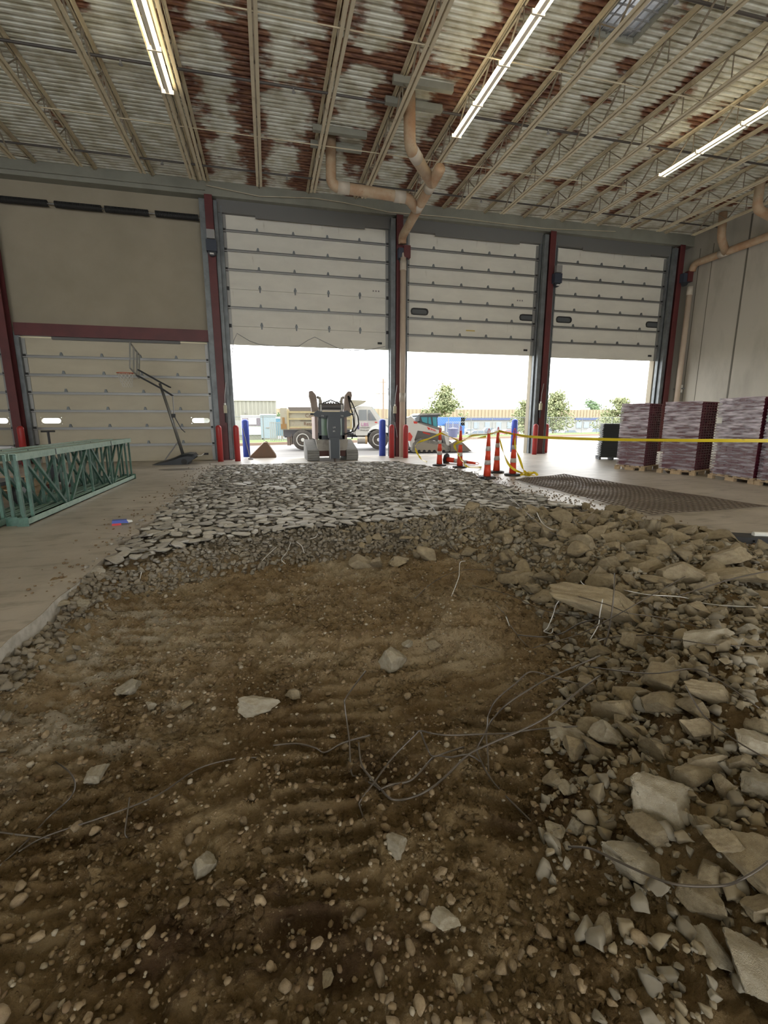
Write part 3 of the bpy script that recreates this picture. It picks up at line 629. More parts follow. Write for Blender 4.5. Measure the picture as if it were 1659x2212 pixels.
# delineator cones
def cone(label,px,py,hgt=1.12,rz=0.0,fallen=False):
    p=fl(px,py); t_=thing('traffic_delineator',label,'traffic cone',(p[0],p[1],0),rz,'orange delineators joined by the caution tape')
    q=MB(); n_=8; q.lathe([(.21,0),(.21,.035),(.18,.05),(.10,.055)],n_); bs=q.build('base',black,t_)
    def r_(z): return .092-.052*(z/.98)
    segs=[(0.05,.30,orange),(.30,.40,band_w),(.40,.60,orange),(.60,.70,band_w),(.70,.96,orange)]
    H_=hgt
    for a,b,m_ in segs:
        a*=H_; b*=H_; bump_=.003 if m_ is band_w else 0
        MB().lathe([(r_(a)+bump_,a),(r_(b)+bump_,b)],20).build('reflective_band' if m_ is band_w else 'cone_body',m_,t_,True)
    q=MB(); z=.96*H_; pts=[(-.028,0,z-.02),(-.03,0,z+.06),(-.018,0,z+.11),(0,0,z+.125),(.018,0,z+.11),(.03,0,z+.06),(.028,0,z-.02)]
    q.tube(pts,.009,8).build('handle',orange,t_); return t_
cone('orange delineator with two grey bands, nearest one at the rubble edge',1052,1033,1.10,.2)
cone('orange delineator standing just behind the nearest one',1072,1021,1.12,.5)
cone('orange delineator on the right, nearest the tape pile',1107,1027,1.10,.1)
cone('orange delineator furthest left, by the tracked machine',949,1006,1.12,.3)
cone('orange delineator second from left, before the machine bucket',993,1010,1.12,.4)
fc=cone('orange delineator lying fallen on the floor between two upright ones',968,1004,1.1,0)
p1=fl(963,1000); p2=fl(1035,1004); fc.location=(p1[0],p1[1],.12); a_=math.atan2(p2[1]-p1[1]-.1,p2[0]-p1[0]); fc.rotation_euler=(0,PI/2+.07,a_)
# caution tape ribbons
def ribbon(label,pts,w_=.07,tw=0.0,nm='caution_tape',m=yel,sub=6):
    w_*=.78
    P_=[Vector(p) for p in pts]; out=[]
    for i in range(len(P_)-1):
        p0=P_[max(i-1,0)];p1=P_[i];p2=P_[i+1];p3=P_[min(i+2,len(P_)-1)]
        for k_ in range(sub):
            t_=k_/sub; out.append(.5*((2*p1)+(p2-p0)*t_+(2*p0-5*p1+4*p2-p3)*t_*t_+(3*p1-p0-3*p2+p3)*t_**3))
    out.append(P_[-1]); q=MB(); n_=len(out); vs=[]
    for i,p in enumerate(out):
        d=(out[min(i+1,n_-1)]-out[max(i-1,0)]).normalized(); up=Vector((0,0,1)) if abs(d.z)<.8 else Vector((0,-1,0))
        s_=d.cross(up).normalized(); u=s_.cross(d); a_=tw*math.sin(i*.35)+.25; v=(u*math.cos(a_)+s_*math.sin(a_))*w_/2; t2=d.cross(v).normalized()*.002
        vs+=[p-v-t2,p+v-t2,p+v+t2,p-v+t2]
    ff=[(4*i+j,4*i+(j+1)%4,4*i+4+(j+1)%4,4*i+4+j) for i in range(n_-1) for j in range(4)]
    q.add(vs,ff); return tag(q.build(nm,m),label,'caution tape')
c1=fl(1052,1033); c2=fl(1072,1021); c3=fl(1107,1027); c4=fl(949,1006); c5=fl(993,1010)
def top(c,z=1.08): return (c[0],c[1]-.04,z)
# the long tape leads right and away towards the camera side, tied beyond the wrapped pallets
ribbon('long yellow caution tape stretched level across to the right edge',[top(c2,1.1),top(c3,1.03),wy(1155,944,9.8),wy(1300,949,8.2),wy(1450,951,7.3),wy(1659,952,6.4),wy(1800,953,5.9)],.075,.3)
ribbon('yellow tape swagging between the left delineators and the nearest one',[top(c4,1.0),wy(975,945,13.2),top(c5,.78),wy(1020,941,11.8),top(c1,1.06),top(c2,1.1)],.075,.9)
ribbon('yellow tape looping left from the furthest delineator down to the rubble',[top(c4,.98),wy(925,948,13.0),wy(905,955,12.9),wy(897,965,12.8),wy(902,980,12.8),wy(912,993,12.9),(*fl(922,1000)[:2],.03)],.075,1.0)
ribbon('yellow tape hanging in a zigzag before the second delineator',[wy(1050,943,11.5),wy(1010,950,12.0),wy(983,960,12.4),wy(987,975,12.4),wy(998,995,12.2),wy(1010,1008,11.6),(*fl(1040,1012)[:2],.03)],.08,1.2)
ribbon('yellow tape drooping from the delineator behind to the right one foot',[top(c2,1.0),wy(1085,970,10.9),wy(1097,1000,10.5),wy(1112,1015,10.3),(*fl(1138,1028)[:2],.03)],.07,.9)
ribbon('yellow tape falling from the right delineator to the tape pile',[top(c3,1.0),wy(1113,965,10.4),wy(1122,990,10.3),wy(1131,1015,10.1),(*fl(1142,1029)[:2],.03)],.07,1.1)
tp=fl(1144,1031); random.seed(3)
ribbon('crumpled heap of yellow tape on the floor beside the wire mesh',[(tp[0]+random.uniform(-.2,.18),tp[1]+random.uniform(-.12,.12),random.uniform(.03,.13)) for _ in range(16)],.08,2.0,sub=4)
# welded wire mesh sheet
A=Vector((5.42,5.52,0)); B=Vector((7.74,5.62,0)); Cc=Vector((7.25,10.3,0)); D_=Vector((5.55,9.75,0))
def bl(u,v): 
    p=A*(1-u)*(1-v)+B*u*(1-v)+Cc*u*v+D_*(1-u)*v; p.z=.025+.006*math.sin(u*9+v*5)+.005*math.sin(v*23+u*3); return p
t_=thing('wire_mesh_sheet','rusty welded wire mesh sheet lying flat on the floor at right','wire mesh',(0,0,0))
mm=mat('mesh_wire',(.13,.10,.08),.6)
q=MB()
for i in range(20): q.tube([bl(i/19,v/24) for v in range(25)],.0065,4,False)
q.build('long_wires',mm,t_); q=MB()
for i in range(42): q.tube([bl(u/14,i/41) for u in range(15)],.0065,4,False)
q.build('cross_wires',mm,t_)
# wrapped pallets of maroon trays
def tray_mesh(w_,d_,h_):
    q=MB(); q.box(-w_/2+.03,w_/2-.03,-d_/2+.03,d_/2-.03,0,h_*.99); q.box(-w_/2,w_/2,-d_/2,d_/2,h_*.55,h_*.8)
    for k_ in range(6):
        x=-w_/2+.12+k_*(w_-.24)/5; q.box(x-.015,x+.015,-d_/2+.008,d_/2-.008,0,h_*.55)
    for k_ in range(6):
        y=-d_/2+.12+k_*(d_-.24)/5; q.box(-w_/2+.008,w_/2-.008,y-.015,y+.015,0,h_*.55)
    return q
def pallet_stack(label,Ax,Bx,wdt,H_,n,wrapfrac=1.0):
    A=Vector((*Ax,0)); B=Vector((*Bx,0)); d=B-A; L=d.length; u=d.normalized(); v=Vector((-u.y,u.x,0)); 
    if v.x<0: v=-v
    c=(A+B)/2+v*wdt/2; ang=math.atan2(v.y,v.x)
    t_=thing('wrapped_pallet',label,'wrapped pallet',(c.x,c.y,0),ang)
    pw=wdt; pl_=MB()
    for j in range(6): pl_.box(-pw/2-.03,pw/2+.03,-L/2-.03+j*(L-.04)/5.2,-L/2+.06+j*(L-.04)/5.2,.10,.125)
    for x in (-pw/2,-.04,pw/2-.08):
        pl_.box(x-.03 if x<-.1 else x,x+.06,-L/2-.03,-L/2+.1,0,.10); pl_.box(x-.03 if x<-.1 else x,x+.06,-.12,.12,0,.10); pl_.box(x-.03 if x<-.1 else x,x+.06,L/2-.1,L/2+.03,0,.10); pl_.box(x-.03 if x<-.1 else x,x+.06,-L/2-.03,L/2+.03,.08,.10)
    pl_.build('pallet_base',wood,t_)
    hh_=(H_-.13)/n; tm=tray_mesh(wdt-.02,L-.04,hh_).build('tray',maroon,t_); tm.location=(0,0,.13)
    for i in range(1,n):
        o_=tm.copy(); C.objects.link(o_); o_.parent=t_; o_.location=(random.uniform(-.004,.004),random.uniform(-.004,.004),.13+i*hh_); o_.name='tray'
    f=MB(); x0,x1,y0,y1=-wdt/2-.012,wdt/2+.012,-L/2+.0,L/2+.0; nz_=n*4; vs=[]
    ring=[(x0,y0+(y1-y0)*(1-i/10)) for i in range(11)]+[(x0+(x1-x0)*i/3,y0) for i in range(1,4)]
    ring=[(x1*.5,y1)]+ring+[]
    for k_ in range(nz_+1):
        z=.12+(H_-.11)*k_/nz_; o_=.012*math.cos(k_*2*PI/4)
        for (x,y) in ring: vs.append((x-(o_ if x<0 else -o_)*1-.004*math.sin(k_*.7+y*9),y-(.0),z))
    nr=len(ring); ff=[(k_*nr+j,k_*nr+j+1,(k_+1)*nr+j+1,(k_+1)*nr+j) for k_ in range(nz_) for j in range(nr-4)]
    f.add(vs,ff).build('shrink_wrap',film,t_,True)
    return t_
pallet_stack('shrink wrapped pallet of maroon trays, furthest left beside the black trays',(9.66,11.33),(9.97,10.65),.95,1.82,26)
pallet_stack('shrink wrapped pallet of maroon trays, second from the left',(10.08,10.25),(10.36,9.42),.95,1.83,26)
p3=pallet_stack('shrink wrapped pallet of maroon trays with a white label, third from the left',(10.36,8.98),(10.24,7.84),.95,1.87,26)
MB().box(-.50,-.49,.42,.56,1.30,1.44).build('paper_label',cardb,p3)
p4=pallet_stack('shrink wrapped pallet of maroon trays cut by the right edge of view',(10.25,7.76),(10.1,6.7),.95,1.85,26)
MB().box(-.50,-.49,.36,.50,1.35,1.55).build('paper_label',mat('label_green',(.25,.42,.35),.5),p4)
# black trays outside, unwrapped
bt=MB(); bt.box(-.42,.42,-.32,.32,0,.03); bt.box(-.38,.38,-.28,.28,.0,.062); bm_=bt.build('plastic_tray',mat('tray_blackgreen',(.045,.055,.055),.35)); n_=18
b0=fl(1322,993)
for i in range(n_):
    o_=bm_ if i==0 else bm_.copy()
    if i: C.objects.link(o_)
    o_.location=(b0[0]+.12+random.uniform(-.012,.012)+(.0 if i>6 else -.03),b0[1]+.2+random.uniform(-.01,.01),.10+i*.064); o_.rotation_euler=(0,0,-.5+random.uniform(-.02,.02))
    tag(o_,'black plastic tray, %s from the bottom of the stack by the third doorway'%ordn[i],'tray','black trays stacked by the doorway')
q=MB()
for j in range(4): q.box(-.46,.46,-.36+j*.2,-.24+j*.2,.08,.10)
for x in (-.44,-.03,.38): q.box(x,x+.06,-.36,.36,0,.08)
pb=q.build('plastic_pallet',mat('pallet_grey',(.10,.11,.12),.6),None,False,(b0[0]+.1,b0[1]+.2,0)); pb.rotation_euler=(0,0,-.5); tag(pb,'dark pallet under the stack of black trays','pallet')
# small things on the floor
ca=fl(262,1133); t_=thing('crushed_carton','small red and blue crushed carton on the left floor','carton',(ca[0],ca[1],0),.25)
MB().prism([(-.11,.0),(-.10,.055),(0,.05),(.0,.0)],-.04,.04).build('carton_body',haz,t_); MB().prism([(-.11,.03),(-.10,.07),(.07,.065),(.09,.02),(0,.028)],-.045,.045).build('carton_flap',blu2,t_); MB().prism([(.06,.02),(.07,.06),(.13,.05),(.14,.03)],-.03,.03).build('carton_end',cardb,t_)
bx=fl(1640,1176); t_=thing('tool_case','black flat case at the right edge of the floor','case',(bx[0]+.05,bx[1]+.1,0),-.5)
q=MB(); q.box(-.28,.28,-.12,.12,0,.075); q.build('case_body',black,t_); MB().box(-.06,.02,-.15,-.12,.03,.05).build('case_handle',black,t_); MB().tube([(-.02,0,.09),(.2,.03,.09)],.03,10).build('white_roll',cardb,t_)
# steel bucket and pry bar in the first doorway
bp=fl(566,989); t_=thing('steel_bucket','brown steel loader bucket standing on the pavement by the first door','bucket',(bp[0]+.05,bp[1]+.25,0))
MB().prism([(-.50,0),(-.48,.05),(.05,.57),(.16,.57),(.48,.06),(.46,0)],-.3,.02).build('bucket_shell',rustm,t_)
MB().prism([(-.50,0),(-.48,.05),(.05,.57),(.16,.57),(.48,.06),(.46,0)],.55,.58).prism([(-.5,0),(-.48,.05),(.05,.57),(.09,.57)],.02,.55).build('bucket_side',mat('bucket_brown',(.21,.145,.105),.7),t_)
tag(MB().tube([wy(524,925,17.3),(fl(541,992)[0],17.2,.02)],.014,8).bar((fl(541,992)[0]-.06,17.2,.03),(fl(541,992)[0]+.1,17.15,.03),.06,.05).build('floor_scraper',grey),'long handled scraper leaning against the red bollard in the first doorway','tool')
# ---------------------------------------------------------------- breaker machine in the first doorway
def tracks(par,x0,x1,L,hh_,r=.2,frame=True):
    prof=[]
    for a_ in np.linspace(-PI/2,-3*PI/2,8): prof.append((r*math.cos(a_)*1.0+.02,r+r*math.sin(a_)))
    prof=[]
    fr,rr=r*.85,r*1.25
    prof+=[(fr*math.cos(a_)-L/2+fr,fr+fr*math.sin(a_)) for a_ in np.linspace(-PI/2,-1.35*PI,8)]
    prof+=[(rr*math.cos(a_)+L/2-rr,hh_-rr+rr*math.sin(a_)) for a_ in np.linspace(PI*.6,-PI*.25,8)]
    prof+=[(L/2-rr*.9,0)]
    w_=MB().prism(prof,x0,x1,'x')
    tr=w_.build('rubber_track',mat('track_rubber_dusty',(.19,.19,.18),.85,n=(6,(.27,.26,.24),.45,.7)),par)
    q=MB(); n_=len(prof)
    for i in range(n_):
        a=Vector((0,*prof[i])); b=Vector((0,*prof[(i+1)%n_])); k_=max(1,int((b-a).length/.09))
        for j in range(k_):
            p=a+(b-a)*((j+.5)/k_); 
            d=(b-a).normalized(); q.bar((x0+.01,p.y-d.y*.0,p.z),(x1-.01,p.y,p.z),.035,.05,(0,-d.z,d.y))
    q.build('track_lug',mat('track_lug_dusty',(.30,.295,.28),.8),tr); return tr
bx_,by_=2.12,16.1
t_=thing('breaker_machine','tracked loader with a hydraulic breaker facing the pit in the first doorway','tracked loader',(bx_,by_,0))
tl=tracks(t_,-.88,-.47,1.7,.66,.22); tr=tracks(t_,.47,.88,1.7,.66,.22)
for o_ in (tl,tr): o_.location=(0,.75,0)
greyb=mat('machine_beige',(.42,.39,.34),.6,n=(3,(.22,.20,.18),.45,.7))
MB().box(-.47,.47,.12,1.5,.14,.34).build('undercarriage',mat('dark_red_brown',(.13,.06,.05),.7),t_)
MB().prism([(-.50,.34),(-.56,.72),(.56,.72),(.50,.34)],.05,.35).build('lower_panel',greyb,t_)
cabm=mat('cab_dark',(.03,.04,.05),.4)
q=MB()
for s in (-1,1):
    q.box(*sorted((s*.44,s*.36)),.10,.2,.74,1.55); q.box(*sorted((s*.46,s*.42)),.2,1.2,.74,.95); q.bar((s*.43,1.2,.8),(s*.43,1.2,1.55),.06)
q.box(-.44,.44,.1,.18,.72,.86); q.box(-.42,.42,.1,.18,1.48,1.56); q.build('cab_frame',cabm,t_)
MB().box(-.37,.37,.13,.145,.86,1.48).build('windscreen',greeng,t_); MB().box(-.44,.44,.15,1.3,1.55,1.62).build('cab_roof',cabm,t_); MB().box(-.36,.36,1.0,1.3,.75,1.5).build('engine_cover',greyb,t_)
MB().box(-.2,.2,.5,.9,.8,1.35).build('operator_seat',mat('hi_vis_lime',(.32,.50,.12),.7),t_)
q=MB(); q.prism([(-.62,1.52),(-.64,1.60),(-.50,1.70),(-.40,1.66),(.40,1.66),(.50,1.70),(.64,1.60),(.62,1.52),(.38,1.46),(.22,1.42),(-.22,1.42),(-.38,1.46)],-.18,.02); q.build('breaker_mount',cabm,t_)
for s in (-1,1): 
    MB().tube([(s*.6,-.08,1.58),(s*.74,-.08,1.58)],.03,8).build('mount_pin',cabm,t_)
    armp=[(s*.44,1.66),(s*.66,1.66),(s*.68,1.95),(s*.74,2.20),(s*.73,2.34),(s*.62,2.36),(s*.50,2.22),(s*.47,2.0)]
    if s>0: armp=armp[::-1]
    MB().prism(armp,.2,.5).build('lift_arm',mat('arm_brown',(.36,.29,.25),.6,n=(4,(.26,.20,.17),.4,.7)),t_)
    MB().tube([(s*.36,.2,1.66),(s*.36,.2,2.05)],.055,10).tube([(s*.36,.2,2.0),(s*.38,.2,2.12),(s*.44,.3,2.15)],.05,8).build('arm_link',greyb,t_)
    MB().tube([(s*.36,.1,1.68),(s*.36,.1,1.9)],.03,10).build('ram_rod',whitep,t_)
    MB().box(*sorted((s*.46,s*.56)),.3,1.5,.72,1.5).build('arm_rail',mat('rail_redbrown',(.40,.30,.27),.6),t_)
MB().tube([(-.42,.2,1.84),(.42,.2,1.84)],.11,14).build('cross_tube',mat('tube_dark',(.13,.12,.12),.5),t_)
q=MB()
for i in range(7):
    x=-.27+i*.09; q.tube([(x,.2,1.93),(x+.03,.2,2.02),(x+.09,.2,1.95)],.018,6)
q.tube([(-.35,.2,1.92),(-.15,.2,2.0),(0,.2,2.06),(.15,.2,2.0),(.35,.2,1.92)],.02,6); q.build('hose_bundle',black,t_)
bk=MB(); bk.prism([(-.20,1.52),(.20,1.52),(.22,1.1),(.18,.78),(-.18,.78),(-.22,1.1)],-.55,-.2); bk.build('breaker_body',cabm,t_)
MB().box(-.145,.145,-.62,-.28,.12,.82).build('breaker_cradle',cabm,t_)
MB().box(-.17,-.145,-.6,-.3,.1,.72).box(.145,.17,-.6,-.3,.1,.72).build('cradle_edge',grey,t_)
MB().tube([(0,-.45,.2),(0,-.62,-.06)],[.05,.035],12).build('chisel',mat('chisel_steel',(.20,.16,.14),.4,.6),t_)
for k_,pts in enumerate(([(.62,.2,2.2),(.75,.1,1.9),(.9,.0,1.5),(.92,-.05,1.25),(.78,-.1,1.02),(.5,-.15,.93)],[(.6,.2,2.2),(.66,.1,1.85),(.74,.0,1.5),(.76,-.05,1.2),(.66,-.1,.98),(.4,-.15,.9)],[(.5,-.2,.88),(.7,-.15,.9),(.66,-.1,.74)])): MB().tube(pts,.022,8).build('hydraulic_hose',black,t_,True)
for s in (-1,1): text('cab_decal','T76',.06,whitep,t_,(s*.33-.06,-.185,1.50),(PI/2,0,0))
text('breaker_decal','LM',.07,whitep,t_,(-.05,-.555,1.12),(PI/2,0,0)); text('breaker_decal','BTI',.05,whitep,t_,(-.05,-.555,1.0),(PI/2,0,0))
# ---------------------------------------------------------------- second compact track loader, side on
Y2=19.25
def s2(px,py): p=wy(px,py,Y2); return (p[0]-6.0,max(p[2],0))
def s2n(*pp): return [s2(*p) for p in pp]
t_=thing('track_loader','white compact track loader with bucket parked side on outside the second door','track loader',(6.0,Y2,0))
lg=mat('machine_pale_grey',(.55,.54,.52),.5,n=(4,(.26,.25,.23),.45,.7))
tp_=s2n((894,981),(890,972),(892,958),(902,950),(912,947),(960,957),(971,965),(973,972),(969,980))
for yy in (0,1.25):
    a=MB().prism(tp_,yy,yy+.35).build('rubber_track',mat('track2_dusty',(.27,.26,.235),.9,n=(5,(.12,.115,.105),.45,.7)),t_)
    inner=s2n((899,976),(899,962),(912,955),(955,963),(962,970),(960,976))
    MB().prism(inner,yy-.02,yy).build('track_frame',mat('frame_tan',(.36,.32,.26),.8),a)
    for px in (905,916,927,938,949,958): c=s2(px,976); MB().lathe([(.02,-.03),(.07,-.03),(.07,.0),(.02,.0)],14,(c[0],yy,c[1]+.02),'y').build('track_roller',black,a)
MB().prism(s2n((875,975),(868,948),(868,915),(886,900),(905,912),(905,948),(960,955),(960,966),(900,966)),.35,1.25).build('chassis',lg,t_)
MB().prism(s2n((900,910),(958,925),(958,952),(900,952)),.2,1.4).build('body_side',mat('machine_dark',(.17,.165,.16),.5),t_)
for yy in (.06,1.36):
    MB().prism(s2n((869,905),(884,901),(888,899),(893,903),(898,912),(940,926),(968,935),(972,962),(966,964),(961,941),(930,934),(903,930),(896,950),(899,965),(888,966),(884,948),(877,925),(869,915)),yy,yy+.18).build('lift_arm',whitep,t_)
MB().prism(s2n((910,896),(955,894),(950,903),(951,928),(916,915),(908,908)),.3,1.3).build('cab',mat('cab2_dark',(.10,.11,.13),.4),t_)
MB().prism(s2n((914,901),(928,901),(928,915),(917,911)),.285,.30).prism(s2n((930,901),(935,901),(937,918),(930,915)),.285,.3).prism(s2n((939,901),(948,901),(949,924),(941,920)),.285,.3).build('side_window',cyan,t_)
MB().prism(s2n((906,897),(912,893),(956,892),(957,895),(912,897)),.25,1.35).build('cab_roof',lg,t_)
MB().prism(s2n((900,903),(911,898),(909,910),(902,911)),.25,1.35).build('rear_window',winb,t_)
MB().prism(s2n((879,937),(886,934),(892,943),(888,953),(880,952)),.04,.06).prism(s2n((923,922),(941,929),(944,933),(926,928)),.04,.06).prism(s2n((916,932),(932,937),(932,940),(917,936)),.18,.2).prism(s2n((894,910),(902,911),(902,915),(895,915)),.04,.06).build('red_decal',redd,t_)
c=s2(928,928); text('brand_lettering','Bobcat',.12,whitep,t_,(c[0],.035,c[1]-.02),(PI/2,.32,0))
MB().prism(s2n((975,958),(973,980),(1022,980),(1019,976),(1001,957),(985,952)),.0,.04).prism(s2n((975,958),(973,980),(1022,980),(1019,976),(1001,957),(985,952)),1.55,1.6).prism(s2n((975,958),(973,980),(1022,980),(1021,978),(977,976),(978,958)),.04,1.55).build('bucket',mat('bucket_tan',(.22,.18,.15),.7),t_)
MB().prism(s2n((958,940),(975,945),(978,972),(968,974)),.3,1.3).build('coupler',grey,t_)
MB().tube([(s2(905,925)[0],.3,s2(905,925)[1]),(s2(897,945)[0],.3,s2(897,945)[1])],.04,8).build('lift_ram',grey,t_)
# ---------------------------------------------------------------- dump truck
TA=math.atan2(-.57,3.51)
t_=thing('dump_truck','white and cream dump truck parked side on behind the breaker machine','dump truck',(1.52,22.1,0),TA)
def wheel(x,y,r,wd,nm='wheel'):
    w_=MB().lathe([(r*.62,-wd/2),(r*.9,-wd/2),(r,-wd/2+.04),(r,wd/2-.04),(r*.9,wd/2),(r*.62,wd/2)],28,(x,y,r),'y').build(nm,tire,t_,True)
    q=MB().lathe([(r*.16,-wd/2-.02),(r*.2,-wd/2+.02),(r*.5,-wd/2+.05),(r*.56,-wd/2-.01),(r*.63,-wd/2-.01),(r*.63,wd/2),(r*.1,wd/2)],24,(x,y,r),'y').build('rim',whitep,w_)
    q=MB(); 
    for k_ in range(8): a_=2*PI*k_/8; q.lathe([(.022,-wd/2-.03),(.022,-wd/2+.04)],8,(x+.27*r*2*.4*math.cos(a_)*1.6,y,r+.27*r*2*.4*math.sin(a_)*1.6),'y')
    q.build('wheel_nut',rustm,w_); return w_
for yy in (0,2.1): wheel(0,yy+.12,.47,.30); wheel(3.55,yy+.12,.46,.26)
MB().box(-.95,4.3,.8,.95,.55,.75).box(-.95,4.3,1.5,1.65,.55,.75).build('frame_rail',blackp,t_)
MB().box(-.9,2.2,.12,.2,.62,.98).box(-.9,2.2,2.2,2.28,.62,.98).build('side_skirt',mat('skirt_dark',(.12,.12,.14),.6),t_)
db=MB(); db.box(-1.0,2.3,.05,2.3,.93,1.0); db.box(-1.0,2.3,.03,.09,.98,1.76); db.box(-1.0,2.3,2.25,2.31,.98,1.76); db.box(-1.0,-.94,.05,2.3,.98,1.9); db.box(2.24,2.3,.05,2.3,.98,2.1); bd=db.build('dump_body',truckb,t_)
q=MB(); 
for z in (1.0,1.39,1.70): q.box(-.62,2.3,-.02,.05,z,z+.075)
q.box(-.68,-.6,-.03,.06,.95,1.82); q.box(2.22,2.32,-.03,.06,.95,1.85); q.build('body_rib',truckrib,bd)
MB().box(-.98,-.68,-.02,.06,.96,1.93).build('corner_post',truckb,bd); MB().box(-.98,-.72,-.045,-.02,.98,1.2).box(-.9,-.8,-.05,-.02,1.2,1.5).build('tailgate_latch',mat('latch_orange',(.34,.20,.08),.6),bd)
MB().prism([(-.55,1.77),(-.65,1.97),(2.25,1.97),(2.25,1.77)],.03,.08).build('side_board',mat('board_grey',(.20,.18,.17),.8),bd)
MB().prism([(2.2,1.9),(2.05,2.28),(2.15,2.30),(3.0,2.26),(2.95,2.2),(2.35,1.95)],.05,2.3).build('cab_shield',truckb,bd)
MB().box(-.55,-.05,.02,.03,.99,1.02).build('red_reflector',redd,bd)
text('lettering','Concrete',.24,brownt,bd,(.14,.022,1.50),(PI/2,0,0)); text('lettering','Retaining walls',.22,brownt,bd,(.06,.022,1.13),(PI/2,0,0)); text('lettering','DECORATIVE WORK',.085,darkt,bd,(-.1,.022,1.31),(PI/2,0,0)); text('lettering','Patios',.2,mat('lettering_faint',(.55,.50,.40),.6),bd,(-.5,.022,1.13),(PI/2,.0,0))
MB().box(-.55,-.52,.1,.6,.25,.75).box(-.75,-.6,.2,.5,.2,.6).build('mud_flap',mat('flap_brown',(.25,.20,.18),.8),t_)
# cab
cabp=[(2.45,.72),(2.45,1.95),(2.62,2.02),(3.2,2.0),(3.62,1.45),(4.72,1.30),(4.85,1.15),(4.88,.72),(4.25,.72),(4.2,.95),(4.05,1.10),(3.8,1.18),(3.5,1.18),(3.25,1.08),(3.1,.9),(3.02,.66),(2.5,.66)]
cb_=MB().prism(cabp,.1,2.2).build('cab',whitep,t_)
MB().prism([(2.62,1.36),(2.62,1.84),(3.0,1.85),(3.0,1.36)],.085,.1).prism([(3.05,1.36),(3.05,1.84),(3.15,1.84),(3.46,1.36)],.085,.1).build('side_window',mat('truck_glass',(.18,.20,.21),.15),cb_)
MB().prism([(3.22,2.0),(3.27,2.0),(3.68,1.45),(3.60,1.45)],.2,2.1).build('windscreen',mat('truck_glass2',(.45,.50,.50),.15),cb_)
MB().box(3.08,3.22,-.08,-.0,1.38,1.66).tube([(3.15,.1,1.7),(3.15,-.04,1.66)],.015,6).build('side_mirror',mat('mirror_grey',(.22,.22,.23),.3),cb_)
MB().box(2.55,2.64,.08,.1,.95,1.15).build('door_handle',mat('handle_dark',(.1,.1,.22),.4),cb_)
MB().tube([(2.4,.3,.7),(2.4,.3,2.3)],.05,10).build('exhaust_stack',chrome,t_)
text('door_lettering','LBS',.21,magenta,cb_,(2.72,.09,1.10),(PI/2,0,0),sx=1.15); text('door_lettering','HARDSCAPES',.075,darkt,cb_,(2.68,.09,1.0),(PI/2,0,0)); text('door_lettering','630-553-4527',.075,darkt,cb_,(2.68,.09,.88),(PI/2,0,0)); MB().box(3.38,3.5,.088,.1,1.24,1.29).build('fender_emblem',redd,cb_)
MB().tube([(2.55,.25,.45),(3.0,.25,.45)],.19,20).build('fuel_tank',chrome,t_); MB().tube([(2.92,.25,.45),(3.02,.25,.45)],.2,20).build('tank_strap',mat('strap_ochre',(.60,.42,.22),.5),t_)
# ---------------------------------------------------------------- yard beyond the doors
def foliage(n,fn,sz,m,name,par,seed):
    r=np.random.RandomState(seed); V=[];Fa=[]
    P_=np.array([fn(r) for _ in range(n)]); S=sz*r.uniform(.6,1.4,n)
    d1_=r.normal(size=(n,3)); d1_/=np.linalg.norm(d1_,axis=1)[:,None]; d2_=np.cross(d1_,r.normal(size=(n,3))); d2_/=np.linalg.norm(d2_,axis=1)[:,None]; d3_=np.cross(d1_,d2_)
    V=np.concatenate([P_+d1_*S[:,None],P_+d2_*S[:,None]*.6,P_-d1_*S[:,None]*.8,P_-d2_*S[:,None]*.6,P_+d3_*S[:,None]*.35],0)
    i=np.arange(n); Fq=np.concatenate([np.stack([i,i+n,i+4*n],1),np.stack([i+n,i+2*n,i+4*n],1),np.stack([i+2*n,i+3*n,i+4*n],1),np.stack([i+3*n,i,i+4*n],1),np.stack([i,i+3*n,i+2*n],1),np.stack([i,i+2*n,i+n],1)],0)
    o_=bpy.data.objects.new(name,arr_mesh(name,V,Fq,m)); C.objects.link(o_); o_.parent=par; return o_
def tree(label,px,pyb,pyt,wpx,Y,m=leaf,conif=True,n=2600,seed=1,sz=.17):
    p=wy(px,pyt,Y); zt=p[2]; zb=wy(px,pyb,Y)[2]; H_=zt-zb; W_=wpx/F*Y/2
    t_=thing('pine_tree' if conif else 'leafy_tree',label,'tree',(p[0],Y,zb-.6))
    MB().tube([(0,0,-1.5),(0,0,.6),(.05,0,H_*.6+.6),(0,0,H_*.95+.6)],[.14,.12,.06,.02],8).build('trunk',bark,t_)
    r0=np.random.RandomState(seed+50); br=[]
    for _ in range(46 if conif else 30):
        z=r0.uniform(.12,1); a_=r0.uniform(0,2*PI); R_=W_*((1-z)**.75*1.05+.05)*r0.uniform(.6,1.1) if conif else W_*math.sqrt(max(0.02,1-(2*z-1.0)**2))*r0.uniform(.5,1); br.append((R_*math.cos(a_),R_*math.sin(a_),z*H_+.6+R_*.25))
    q=MB()
    for b_ in br: q.tube([(0,0,max(.5,b_[2]-abs(math.hypot(b_[0],b_[1]))*.35)),b_],[.035,.012],5,False)
    q.build('branch',bark,t_)
    def fn(r):
        b_=br[r.randint(len(br))]; u=r.uniform(.35,1.08) if conif else r.uniform(.5,1.1); zb2=b_[2]-math.hypot(b_[0],b_[1])*.35*(1-u)
        s=.13*W_ if conif else .25*W_; return (b_[0]*u+r.normal(0,s),b_[1]*u+r.normal(0,s),zb2+r.normal(0,s*.7))
    foliage(n,fn,sz,m,'needle_foliage' if conif else 'leaf_foliage',t_,seed); return t_
tree('tall pine tree behind the second doorway',961,925,838,92,50,seed=2)
tree('pine tree partly hidden by the column between second and third doors',1136,940,868,74,50,seed=5,n=2000)
